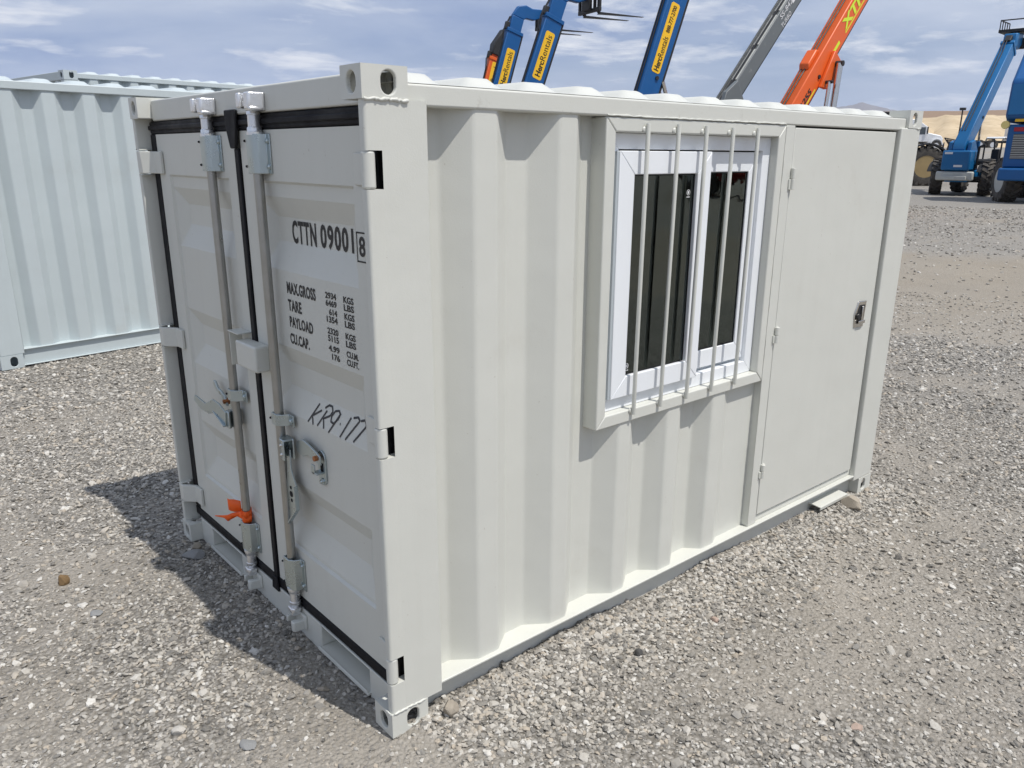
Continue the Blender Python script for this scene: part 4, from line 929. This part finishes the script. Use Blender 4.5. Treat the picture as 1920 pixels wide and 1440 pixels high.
# booms seen above the cabin roof, left to right
GRP = 'raised telehandlers behind the cabin'
To, Mo, hwo, hbo = telehandler('telehandler', 'orange telehandler boom with yellow sticker half hidden behind the leftmost blue boom', (21.25, 26.83, 2.0), -12, 74.2, 3.78, 0.66, 0.28, orange, bz, fork=False, stickers=[(2.35, 3.62, -0.24, 0.19, -1, yellow, HERC)], inner=0.2, group=GRP)
mb = MB(Mo); mb.prism([(3.9, -0.30), (4.9, -0.22), (5.0, 0.05), (4.3, 0.34), (3.9, 0.30)], -0.20, 0.20, 'y'); mb.build('boom_head', mblack, To, 0.03)
telehandler('telehandler', 'leftmost blue telehandler boom with yellow sticker and lower pair of forks', (19.06, 23.50, 2.0), -12, 72.7, 4.42, 0.62, 0.28, blue, bz, stickers=[(2.35, 3.75, -0.20, 0.15, -1, yellow, HERC)], inner=0.5, fork_len=1.9, group=GRP)
telehandler('telehandler', 'second blue telehandler boom with yellow sticker and forks highest in the sky', (16.65, 18.97, 2.0), -12, 69.5, 4.22, 0.64, 0.28, blue, bz, stickers=[(2.25, 3.75, -0.18, 0.16, -1, yellow, HERC)], inner=0.6, fork_len=1.8, group=GRP)
telehandler('telehandler', 'third blue telehandler boom with long yellow sticker and phone number', (15.02, 12.46, 2.0), -12, 71.2, 5.4, 0.58, 0.28, blue, bz, stickers=[(1.85, 3.55, -0.12, 0.15, -1, yellow, [('Herc', 0.03, 0.22, 0.2, 0.8, 0.028, blackm), ('Rentals', 0.23, 0.52, 0.2, 0.8, 0.0, blackm), ('888-777-2700', 0.58, 0.96, 0.28, 0.72, 0.015, blackm)])], inner=1.2, group=GRP)
def plain_text(parent, M, s, u0, u1, w0, w1, hv, m, bold=0.0, off=0.008):
    t = MB(M); put_text(t, s, lambda a, b: (u0+(u1-u0)*a, -(hv+off), w0+(w1-w0)*b), bold); t.build('lettering', m, parent, smooth=False, recalc=False)
Tg, Mg, hwg, hbg = telehandler('telehandler', 'weathered dark grey telehandler boom rising to the right', (20.614, 14.261, 2.5), 0, 46.7, 6.6, 0.52, 0.42, grey, bz, inner=1.0, fork=True, group='raised telehandlers behind the cabin')
plain_text(Tg, Mg, 'SS-842', 4.75, 5.55, 0.03, 0.20, hwg, wht_print); plain_text(Tg, Mg, 'TURBO', 4.65, 5.30, -0.22, -0.07, hwg, wht_print)
mb = MB(Mg); mb.box(5.55, 6.0, -hwg-0.006, -hwg-0.001, -0.02, 0.22); mb.build('notice_plate', wht_print, Tg)
for k in range(3):
    mb = MB(Mg); mb.box(1.9+1.5*k, 3.2+1.5*k, -hwg*0.85, hwg*0.2, hbg+0.002, hbg+0.02); mb.build('pale_top_plate', greyl, Tg)  # pale grey plates laid along the boom's upper face
for k in range(2):
    mb = MB(Mg); mb.path([(0.3, -hwg-0.02, -0.1-0.05*k), (0.2, -hwg-0.12, -0.32), (0.9, -hwg-0.10, -0.40-0.06*k), (1.5, -hwg-0.04, -0.26)], 0.018, 6); mb.build('hose', mblack, Tg)
mb = MB(Mg); mb.box(0.9, 6.4, -hwg*0.6, -hwg*0.3, hbg, hbg+0.06); mb.build('hose_guide', mblack, Tg)
mb = MB(Mg); mb.prism([(0.55, -0.30), (1.60, -0.30), (1.75, 0.36), (1.10, 0.52), (0.45, 0.25)], -hwg-0.16, -hwg-0.01, 'y'); mb.build('boom_bracket', grey, Tg, 0.02)
mb = MB(); a = Mg @ Vector((1.62, -hwg-0.1, 0.0)); mb.tube(a, a+Vector((0.75, 0, -1.2)), 0.06); mb.build('stabiliser_cylinder', greyl, Tg)
Tx, Mx, hwx, hbx = telehandler('telehandler', 'orange telehandler boom with lime green lettering and twin chrome cylinders', (17.181, 9.565, 2.4), 0, 48.3, 6.2, 0.54, 0.38, orange, bz, inner=0.9, group='raised telehandlers behind the cabin', lift=False)
for s, u0, u1, w0, w1, m in (('XTREME', 3.25, 5.4, -0.08, 0.20, lime),):
    plain_text(Tx, Mx, s, u0, u1, w0, w1, hwx, m, 0.04)
mb = MB(Mx); mb.box(2.45, 2.92, -hwx-0.006, -hwx-0.001, -0.14, -0.06); mb.box(3.25, 5.4, -hwx-0.006, -hwx-0.001, -0.14, -0.115); mb.build('decal', lime, Tx)
plain_text(Tx, Mx, 'XR', 0.50, 0.74, -0.14, 0.02, hwx, lime, 0.03); plain_text(Tx, Mx, '1255', 0.78, 1.30, -0.14, 0.02, hwx, blackm, 0.03)
mb = MB(Mx); mb.box(0.50, 1.45, -hwx-0.006, -hwx-0.001, -0.20, -0.175); mb.build('decal', lime, Tx)
mb = MB(Mx); mb.prism([(1.62, hbx), (2.25, hbx), (2.18, hbx+0.12), (1.72, hbx+0.12)], -hwx*0.5, hwx*0.9, 'y'); mb.build('boom_box', orange, Tx, 0.03)
mb = MB(Mx); mb.prism([(1.55, -hbx+0.05), (2.55, -hbx+0.25), (2.60, -hbx-0.10), (2.15, -hbx-0.30), (1.70, -hbx-0.18)], -hwx-0.10, -hwx-0.01, 'y'); mb.build('cylinder_ear', orange, Tx, 0.02)
for u, yy, r in ((2.38, -hwx-0.20, 0.085), (1.78, -hwx-0.20, 0.05)):
    b = Mx @ Vector((u, yy, -hbx-0.02)); a = b+Vector((-0.36, -0.05, -2.6)); m_ = a.lerp(b, 0.52)
    MB().tube(a, m_, r*1.45).build('lift_cylinder', orange, Tx); MB().tube(m_, b, r).build('cylinder_rod', chrome, Tx); MB().tube(b+Vector((0, -0.09, 0)), b+Vector((0, 0.2, 0)), r*0.8).build('pivot_pin', mblack, Tx)

# blue telehandler at the right, seen from behind
gz = 0.50
Tb, Mb, hwb, hbb = telehandler('telehandler', 'sky blue telehandler seen from behind, boom raised, pale grey rear weight, right of the cabin', (29.9, 10.25, 2.18), 4.0, 46.0, 4.75, 0.55, 0.40, lblue, gz, fork=False, cabside=-1, steer=0.35, bumper=greyl, inner=0.2, rim=mblack, scale=0.80, roofm=white_truck, bwid=0.76, wr=0.76)
MB().box(-2.14, -1.2, -0.46, 0.46, 0.84, 1.50).build('rear_hood', lblue, Tb, 0.05, 3)
MB().box(-2.146, -2.142, -0.24, 0.04, 0.95, 1.02).build('notice_plate', wht_print, Tb); MB().box(-2.146, -2.142, 0.12, 0.38, 1.38, 1.45).build('notice_plate', wht_print, Tb)
MB().box(-2.20, -2.08, -0.42, 0.42, 0.52, 0.64).build('tow_plate', greyl, Tb, 0.01)
mb = MB(); mb.tube((-1.5, -0.55, 1.12), (-1.5, -0.95, 1.12), 0.11); mb.build('exhaust_silencer', mblack, Tb)
mb = MB(); mb.path([(-1.6, -0.52, 0.9), (-1.62, -0.54, 1.62), (-1.6, -0.70, 1.70)], 0.045); mb.build('mirror_arm', mblack, Tb)
for k in range(4):
    mb = MB(); mb.path([(-1.25, 0.12+k*0.05, 1.3), (-1.1-0.08*k, 0.55+0.06*k, 1.75+0.06*k), (-0.4, 0.62, 1.72+0.05*k), (0.2, 0.5, 1.2)], 0.022, 6); mb.build('hose', mblack, Tb)
e = Mb @ Vector((4.95, 0, 0)); mb = MB()
mb.prism([(e.x-0.25, e.z-0.10), (e.x-0.14, e.z+0.34), (e.x+0.6, e.z+0.40), (e.x+0.8, e.z+0.1), (e.x+0.3, e.z-0.18)], -0.22, 0.22, 'y'); mb.build('boom_head', lblue, Tb, 0.04)
mb = MB(); mb.box(e.x+0.55, e.x+0.85, -0.40, 0.40, e.z-0.12, e.z+0.24); mb.build('fork_carriage', mblack, Tb, 0.03)
z0 = e.z+0.42
rack = MB().box(e.x+0.1, e.x+1.3, -0.5, 0.5, z0, z0+0.10).build('guard_rack', mblack, Tb)
for xx in np.linspace(e.x+0.15, e.x+1.25, 5):
    for yy in (-0.48, 0.48): MB().tube((xx, yy, z0+0.08), (xx, yy, z0+0.42), 0.018, n=6).build('rail_post', mblack, rack)
for yy in (-0.48, 0.48): MB().tube((e.x+0.15, yy, z0+0.42), (e.x+1.25, yy, z0+0.42), 0.022, n=6).build('rail', mblack, rack)
MB().tube((e.x+0.15, -0.48, z0+0.42), (e.x+0.15, 0.48, z0+0.42), 0.022, n=6).build('rail', mblack, rack)
# second blue machine cut by the right edge: rear hood with grille, lamps, tall boom housing
Tr = thing('telehandler', 'deep blue machine with mesh grille and big tyre at the right edge', 'telehandler', (28.05, 6.95, 0.46), math.radians(8))
MB().box(-1.6, 3.4, -0.95, 0.55, 0.75, 1.35).build('chassis', blue, Tr, 0.04)
hood = MB().box(-1.75, 0.9, -0.85, 0.90, 1.02, 2.25).build('engine_cover', blue, Tr, 0.06, 3)
MB().box(-1.762, -1.752, -0.75, 0.72, 1.28, 1.98).build('grille_frame', mblack, Tr)
for k in range(14): MB().box(-1.775, -1.763, -0.75, 0.72, 1.30+k*0.049, 1.318+k*0.049).build('grille_slat', greyl, Tr)
MB().box(-2.05, -1.55, -1.1, 0.92, 0.66, 1.02).build('rear_bumper', blue, Tr, 0.06, 3)
MB().box(-2.056, -2.046, -0.35, 0.15, 0.82, 0.95).build('tow_slot', mblack, Tr, 0.01)
MB().box(-1.78, -1.74, 0.42, 0.74, 2.05, 2.17).build('tail_lamp', redlens, Tr, 0.02); MB().rev((-1.70, 0.98, 2.24), (-0.12, 0, 0), [(0, 0.06), (0.4, 0.12), (1, 0.11)], 14).build('work_lamp', lamp, Tr)
mb = MB(); mb.prism([(-1.85, 2.45), (-1.55, 2.30), (0.2, 2.30), (1.1, 4.2), (0.4, 5.1), (-0.6, 4.55), (-1.75, 3.45)], -0.75, 1.02, 'y'); mb.build('boom_housing', blue, Tr, 0.10, 3)
mb = MB(); mb.prism([(-1.86, 2.52), (-1.78, 3.36), (-1.76, 3.36), (-1.84, 2.52)], 0.15, 0.95, 'y'); mb.build('housing_panel', lblue, Tr)
MB(M=Matrix.Translation((-1.74, 0, 2.40)) @ Matrix.Rotation(-1.1, 4, 'Y')).box(-0.09, 0.09, 0.25, 0.75, 0, 0.01).build('decal', yellow, Tr)
for wx in (-0.95, 2.3):
    for sy in (-1.02, 0.85): put_wheel(Tr, wx, sy, 0.66, 0.46, greyl, 0.55 if wx < 0 else 0)
mb = MB(); mb.tube((-0.95, -0.9, 0.66), (-0.95, 0.8, 0.66), 0.14); mb.tube((2.3, -0.9, 0.66), (2.3, 0.8, 0.66), 0.14); mb.build('axle', mblack, Tr)
mb = MB(); mb.box(0.9, 2.4, 0.0, 0.8, 1.3, 2.9); mb.build('cab', glassdark, Tr, 0.05)

# red and white machine with tan rims behind the blue one
Tq, Mq, a_, b_ = telehandler('telehandler', 'red telehandler with big tan rimmed tyre half hidden behind the cabin corner', (38.45, 14.75, 1.75), 125.0, 0.0, 5.2, 0.40, 0.5, mblack, 0.52, fork=False, rim=tan, inner=0.3, scale=1.28, lift=False, bumper=red, col2=red)
# red machine across the yard, seen only mirrored in the window panes
telehandler('telehandler', 'red telehandler across the yard, seen mirrored in the right window pane', (21.4, -15.2, 2.1), 60.0, 14.0, 4.6, 0.60, 0.45, red, 0.46, fork=False, inner=0.3)

# white highway tractor and grey box trailer far off
def truck(label, loc, azd):
    T = thing('truck', label, 'truck', loc, math.radians(azd)); B = lambda *a: MB().box(*a)
    MB().prism([(0.0, 0.9), (1.35, 0.9), (1.35, 1.55), (1.2, 2.6), (0.95, 2.75), (0.0, 3.4), (-1.2, 3.5), (-1.2, 0.9)], -1.2, 1.2, 'y').build('cab', white_truck, T, 0.08, 3)
    MB().prism([(1.35, 0.75), (3.0, 0.75), (3.1, 1.25), (2.8, 1.65), (1.35, 1.95)], -0.95, 0.95, 'y').build('hood', white_truck, T, 0.12, 3)
    for sy in (-1, 1):
        arc = [(2.35+0.72*math.cos(a), 0.52+0.80*math.sin(a)) for a in np.linspace(0.1, PI-0.1, 10)]+[(2.35+0.60*math.cos(a), 0.52+0.66*math.sin(a)) for a in np.linspace(PI-0.1, 0.1, 10)]
        MB().prism(arc, sy*0.75, sy*1.22, 'y').build('fender', white_truck, T, 0.02)
        put_wheel(T, 2.35, sy*1.02, 0.52, 0.3, white_truck, 0, 24); put_wheel(T, -2.6, sy*0.95, 0.52, 0.5, white_truck, 0, 24); put_wheel(T, -3.9, sy*0.95, 0.52, 0.5, white_truck, 0, 24)
        MB().box(0.1, 0.95, sy*1.2, sy*1.215, 1.75, 2.55).build('side_window', glassdark, T)
        MB().tube((1.15, sy*1.35, 1.8), (1.15, sy*1.35, 2.6), 0.07).build('mirror', mblack, T)
    MB().add([(1.215, -1.1, 1.95), (1.215, 1.1, 1.95), (1.10, 1.1, 2.62), (1.10, -1.1, 2.62)], [(0,1,2,3)]).build('windscreen', glassdark, T)
    MB().box(-4.6, 1.2, -0.45, 0.45, 0.7, 0.95).build('chassis', mblack, T)
    MB().box(3.02, 3.2, -1.15, 1.15, 0.45, 0.75).build('bumper', chrome, T, 0.04)
    return T
truck('white highway tractor in front of the grey box trailer, far behind the yard', (100.6, 43.6, 2.55), -52)
truck('white highway tractor standing behind the blue telehandler cab, far off', (103.5, 33.2, 2.60), -60)
Tt = thing('box_trailer', 'grey box trailer end with black corner hinges beyond the white tractor', 'trailer', (107.0, 47.2, 2.62), math.radians(24))
MB().box(0, 9, -1.3, 1.3, 1.1, 3.35).build('box_body', greybox, Tt, 0.04)
for yy in (-1.26, 1.12):
    for zz in (1.3, 2.2, 3.1): MB().box(-0.03, 0.0, yy, yy+0.14, zz, zz+0.12).build('door_hinge', mblack, Tt)
MB().box(-0.02, -0.005, -0.03, 0.03, 1.15, 3.3).build('door_seam', mblack, Tt)
for wx in (1.2, 2.5):
    for sy in (-1, 1): put_wheel(Tt, wx, sy*1.0, 0.52, 0.5, white_truck, 0, 24)
MB().box(0.2, 8.8, -0.5, 0.5, 0.85, 1.1).build('chassis', mblack, Tt)
# yard light
Tl = thing('light_pole', 'thin dark floodlight pole standing before the sand hills', 'light pole', (104.5, 40.0, 2.0))
MB().tube((0, 0, 0), (0, 0, 5.2), 0.11, 0.08, 8).build('pole', mblack, Tl); MB().box(-0.22, 0.22, -0.30, 0.30, 5.05, 5.35).build('lamp_head', mblack, Tl, 0.03)

# ================================================================== LOOSE ROCKS
def rockmesh(seed, subdiv=2, flatn=0.6, jit=0.35):
    r = random.Random(seed); bm = bmesh.new(); bmesh.ops.create_icosphere(bm, subdivisions=subdiv, radius=1)
    pl = [(Vector((r.gauss(0,1), r.gauss(0,1), r.gauss(0,1))).normalized(), r.uniform(0.55, 0.9)) for _ in range(9)]
    for v in bm.verts:
        for n, d in pl:
            k = v.co.dot(n)
            if k > d: v.co -= n*(k-d)
        v.co *= 1+r.uniform(-jit, jit)*0.12
        v.co.z *= flatn
    me = bpy.data.meshes.new('rock'); bm.to_mesh(me); bm.free(); return me
def stonemat(name, c, v=0.25):
    return mat(name, c, 0.85, var=v, vscale=30, bump=0.6, bscale=120, spec=0.25)
s_brown = stonemat('brown_stone', (0.20, 0.13, 0.065)); s_grey = stonemat('grey_stone', (0.27, 0.27, 0.265)); s_tan = stonemat('tan_stone', (0.36, 0.315, 0.255)); s_dark = stonemat('dark_stone', (0.085, 0.083, 0.08)); s_pale = stonemat('pale_stone', (0.52, 0.49, 0.44)); s_pink = stonemat('pink_stone', (0.42, 0.32, 0.26))
for i, (lab, x, y, sx, sy, sz, m, fl) in enumerate([
    ('rounded brown stone alone on the gravel at left', -0.559, 1.768, .026, .024, .030, s_brown, .9),
    ('flat tan rock beside the far end of the bottom rail', 2.80, -0.075, .075, .045, .050, s_tan, .6),
    ('flat grey slab in shade below the left fork pocket', -0.045, 1.629, .058, .034, .026, s_grey, .5),
    ('tan wedge stone in shade by the left bottom casting', 0.00, 1.713, .040, .022, .022, s_tan, .6),
    ('pale orange pebble out on the dirt right of the cabin', 1.356, -0.253, .020, .015, .014, s_pink, .7),
    ('big tan chunk beside the near bottom casting', 0.205, -0.030, .036, .026, .034, s_tan, .8),
    ('flat grey flagstone chip on the sunlit gravel at left', -0.518, 1.408, .036, .026, .008, s_grey, .4),
    ('pinkish flat stone near the bottom right', 1.177, -0.942, .026, .016, .012, s_pink, .6),
    ('black angular stone in front of the long side', 0.947, -0.207, .021, .016, .018, s_dark, .8),
    ('pale rounded stone near the bottom left', -0.507, 0.477, .026, .018, .018, s_pale, .7),
    ('white stone at the shadow edge near the near corner', -0.375, 0.62, .022, .018, .014, s_pale, .6),
    ('blue grey slab lying on the dirt at the bottom', -0.36, 0.28, .034, .024, .010, s_grey, .4)]):
    me = rockmesh(100+i, 3, fl); o = link('rock', me, m, None, angle=22); o.scale = (sx, sy, sz/max(fl, .4)); o.rotation_euler = (0, 0, i*1.3)
    z = float(ground_z(np.array([x]), np.array([y]))[0]); o.location = (x, y, z+sz*0.45); tag(o, lab, 'rock')

# ================================================================== GRAVEL (stuff)
def scatter():
    X = []; Yv = []; Sz = []
    def ring_(r0, r1, dens, smin, smax, mask_pow, halfang=46, p=2.2):
        area = (r1*r1-r0*r0)*math.radians(halfang); n = int(dens*area)
        r = np.sqrt(rng.uniform(r0*r0, r1*r1, n)); a = YAW+np.radians(rng.uniform(-halfang, halfang, n))
        x = CAM.x+r*np.cos(a); y = CAM.y+r*np.sin(a); m = gravel_mask(x, y)
        keep = rng.uniform(0, 1, n) < (0.10+0.90*m**mask_pow)
        inside = (x > 0.06) & (x < LX-0.02) & (y > 0.06) & (y < WY-0.02); ux = (x+0.095)*math.cos(.1396)+(y-6.002)*math.sin(.1396); uy = -(x+0.095)*math.sin(.1396)+(y-6.002)*math.cos(.1396)
        inside |= (ux > 0.05) & (ux < 6) & (uy > 0.05) & (uy < 2.2)
        keep &= ~inside
        s = smin+(smax-smin)*rng.uniform(0, 1, n)**p
        X.append(x[keep]); Yv.append(y[keep]); Sz.append(s[keep])
    ring_(0.9, 3.6, 7000, 0.0032, 0.0112, 1.0, 46, 1.7)
    ring_(0.9, 3.6, 300, 0.010, 0.021, 1.0, 46, 2.6)
    ring_(3.6, 6.5, 3900, 0.0045, 0.0125, 1.0, 44, 1.6)
    ring_(3.6, 6.5, 170, 0.013, 0.025, 1.0, 44, 2.4)
    ring_(6.5, 12, 900, 0.0090, 0.020, 1.1, 42, 1.6)
    ring_(12, 26, 90, 0.014, 0.030, 1.2, 42, 1.6)
    # thicker, coarser bank along the long side
    n = 5200; x = rng.uniform(0.10, 3.25, n); y = 0.02-np.abs(rng.normal(0, 0.15, n)); s = rng.uniform(0.006, 0.014, n)
    X.append(x); Yv.append(y); Sz.append(s)
    return np.concatenate(X), np.concatenate(Yv), np.concatenate(Sz)
px_, py_, ps_ = scatter(); pn = len(px_); pz_ = ground_z(px_, py_)+ps_*0.20
me = bpy.data.meshes.new('gravel'); me.vertices.add(pn); me.vertices.foreach_set('co', np.stack([px_, py_, pz_], 1).ravel())
def attr(nm, typ, arr, key='value'):
    a = me.attributes.new(nm, typ, 'POINT'); a.data.foreach_set(key, arr)
attr('psize', 'FLOAT', ps_.astype(np.float32)); attr('tint', 'FLOAT', rng.uniform(0, 1, pn).astype(np.float32))
rot = np.stack([rng.normal(0, 0.35, pn), rng.normal(0, 0.35, pn), rng.uniform(0, 2*PI, pn)], 1).astype(np.float32); attr('prot', 'FLOAT_VECTOR', rot.ravel(), 'vector')
attr('pidx', 'INT', rng.integers(0, 8, pn).astype(np.int32))
def gravelmat():
    m = bpy.data.materials.new('crushed_stone'); m.use_nodes = True; t = m.node_tree; p = t.nodes['Principled BSDF']
    p.inputs['Roughness'].default_value = 0.85; p.inputs['Specular IOR Level'].default_value = 0.25
    a = N(t, 'ShaderNodeAttribute', attribute_name='tint'); a.attribute_type = 'INSTANCER'
    c = ramp(t, a.outputs['Fac'], [(0.0, (0.095, 0.092, 0.088)), (0.11, (0.16, 0.155, 0.145)), (0.30, (0.275, 0.262, 0.24)), (0.48, (0.375, 0.348, 0.305)), (0.66, (0.45, 0.43, 0.39)), (0.80, (0.41, 0.355, 0.285)), (0.91, (0.52, 0.50, 0.46)), (1.0, (0.64, 0.62, 0.575))])
    ge = N(t, 'ShaderNodeNewGeometry'); n = N(t, 'ShaderNodeTexNoise', Scale=140.0, Detail=4.0); LK(t, ge.outputs['Position'], n.inputs['Vector'])
    c2 = mixc(t, ramp(t, n.outputs[0], [(0.40, 0.30), (0.66, 0.0)]), c, (0.33, 0.29, 0.23))
    LK(t, c2, p.inputs['Base Color']); return m
gm_ = gravelmat(); me.materials.append(gm_)
gravel = bpy.data.objects.new('gravel', me); COL.objects.link(gravel)
tag(gravel, 'crushed grey and tan gravel strewn over the dirt', 'gravel', kind='stuff')
ng = bpy.data.node_groups.new('gravel_scatter', 'GeometryNodeTree')
ng.interface.new_socket('Geometry', in_out='INPUT', socket_type='NodeSocketGeometry'); ng.interface.new_socket('Geometry', in_out='OUTPUT', socket_type='NodeSocketGeometry')
gi = ng.nodes.new('NodeGroupInput'); go = ng.nodes.new('NodeGroupOutput'); jn = ng.nodes.new('GeometryNodeJoinGeometry')
for k in range(8):
    ico = ng.nodes.new('GeometryNodeMeshIcoSphere'); ico.inputs['Radius'].default_value = 1.0; ico.inputs['Subdivisions'].default_value = 2 if k % 2 else 1
    pos = ng.nodes.new('GeometryNodeInputPosition'); off = ng.nodes.new('ShaderNodeVectorMath'); off.operation = 'ADD'; off.inputs[1].default_value = (k*7.3, k*3.1, k*5.7)
    ng.links.new(pos.outputs[0], off.inputs[0])
    vo = ng.nodes.new('ShaderNodeTexVoronoi'); vo.feature = 'F1'; vo.inputs['Scale'].default_value = 0.85; ng.links.new(off.outputs[0], vo.inputs['Vector'])
    mp_ = ng.nodes.new('ShaderNodeMapRange'); mp_.inputs['From Min'].default_value = 0.1; mp_.inputs['From Max'].default_value = 0.9; mp_.inputs['To Min'].default_value = 1.25; mp_.inputs['To Max'].default_value = 0.55
    ng.links.new(vo.outputs['Distance'], mp_.inputs['Value'])
    sc = ng.nodes.new('ShaderNodeVectorMath'); sc.operation = 'SCALE'; ng.links.new(pos.outputs[0], sc.inputs[0]); ng.links.new(mp_.outputs[0], sc.inputs['Scale'])
    ml = ng.nodes.new('ShaderNodeVectorMath'); ml.operation = 'MULTIPLY'; ml.inputs[1].default_value = (1.15, 0.80+0.05*(k % 4), 0.40+0.06*(k % 3)); ng.links.new(sc.outputs[0], ml.inputs[0])
    sp = ng.nodes.new('GeometryNodeSetPosition'); ng.links.new(ico.outputs[0], sp.inputs['Geometry']); ng.links.new(ml.outputs[0], sp.inputs['Position'])
    sh = ng.nodes.new('GeometryNodeSetShadeSmooth'); sh.inputs['Shade Smooth'].default_value = False; ng.links.new(sp.outputs[0], sh.inputs[0])
    sm = ng.nodes.new('GeometryNodeSetMaterial'); sm.inputs['Material'].default_value = gm_; ng.links.new(sh.outputs[0], sm.inputs[0])
    g2 = ng.nodes.new('GeometryNodeGeometryToInstance'); ng.links.new(sm.outputs[0], g2.inputs[0]); ng.links.new(g2.outputs[0], jn.inputs[0])
iop = ng.nodes.new('GeometryNodeInstanceOnPoints'); iop.inputs['Pick Instance'].default_value = True
def na_(nm, typ):
    n = ng.nodes.new('GeometryNodeInputNamedAttribute'); n.data_type = typ; n.inputs['Name'].default_value = nm; return n.outputs['Attribute']
ng.links.new(gi.outputs[0], iop.inputs['Points']); ng.links.new(jn.outputs[0], iop.inputs['Instance'])
ng.links.new(na_('pidx', 'INT'), iop.inputs['Instance Index']); ng.links.new(na_('psize', 'FLOAT'), iop.inputs['Scale'])
e2r = ng.nodes.new('FunctionNodeEulerToRotation'); ng.links.new(na_('prot', 'FLOAT_VECTOR'), e2r.inputs[0]); ng.links.new(e2r.outputs[0], iop.inputs['Rotation'])
ng.links.new(iop.outputs[0], go.inputs[0])
gravel.modifiers.new('scatter', 'NODES').node_group = ng
print('gravel stones', pn)

# ================================================================== HAZE
hb_ = MB(); hb_.box(-9600, 9600, -9600, 9600, -8, 640)
hm_ = bpy.data.materials.new('desert_haze'); hm_.use_nodes = True; ht = hm_.node_tree; ht.nodes.clear()
ho = N(ht, 'ShaderNodeOutputMaterial'); hv = N(ht, 'ShaderNodeVolumePrincipled', Density=8.0e-5); hv.inputs['Color'].default_value = (0.86, 0.91, 1.0, 1); hv.inputs['Anisotropy'].default_value = 0.2
LK(ht, hv.outputs[0], ho.inputs['Volume'])
haze = hb_.build('haze', hm_, None, smooth=False); tag(haze, kind='stuff')
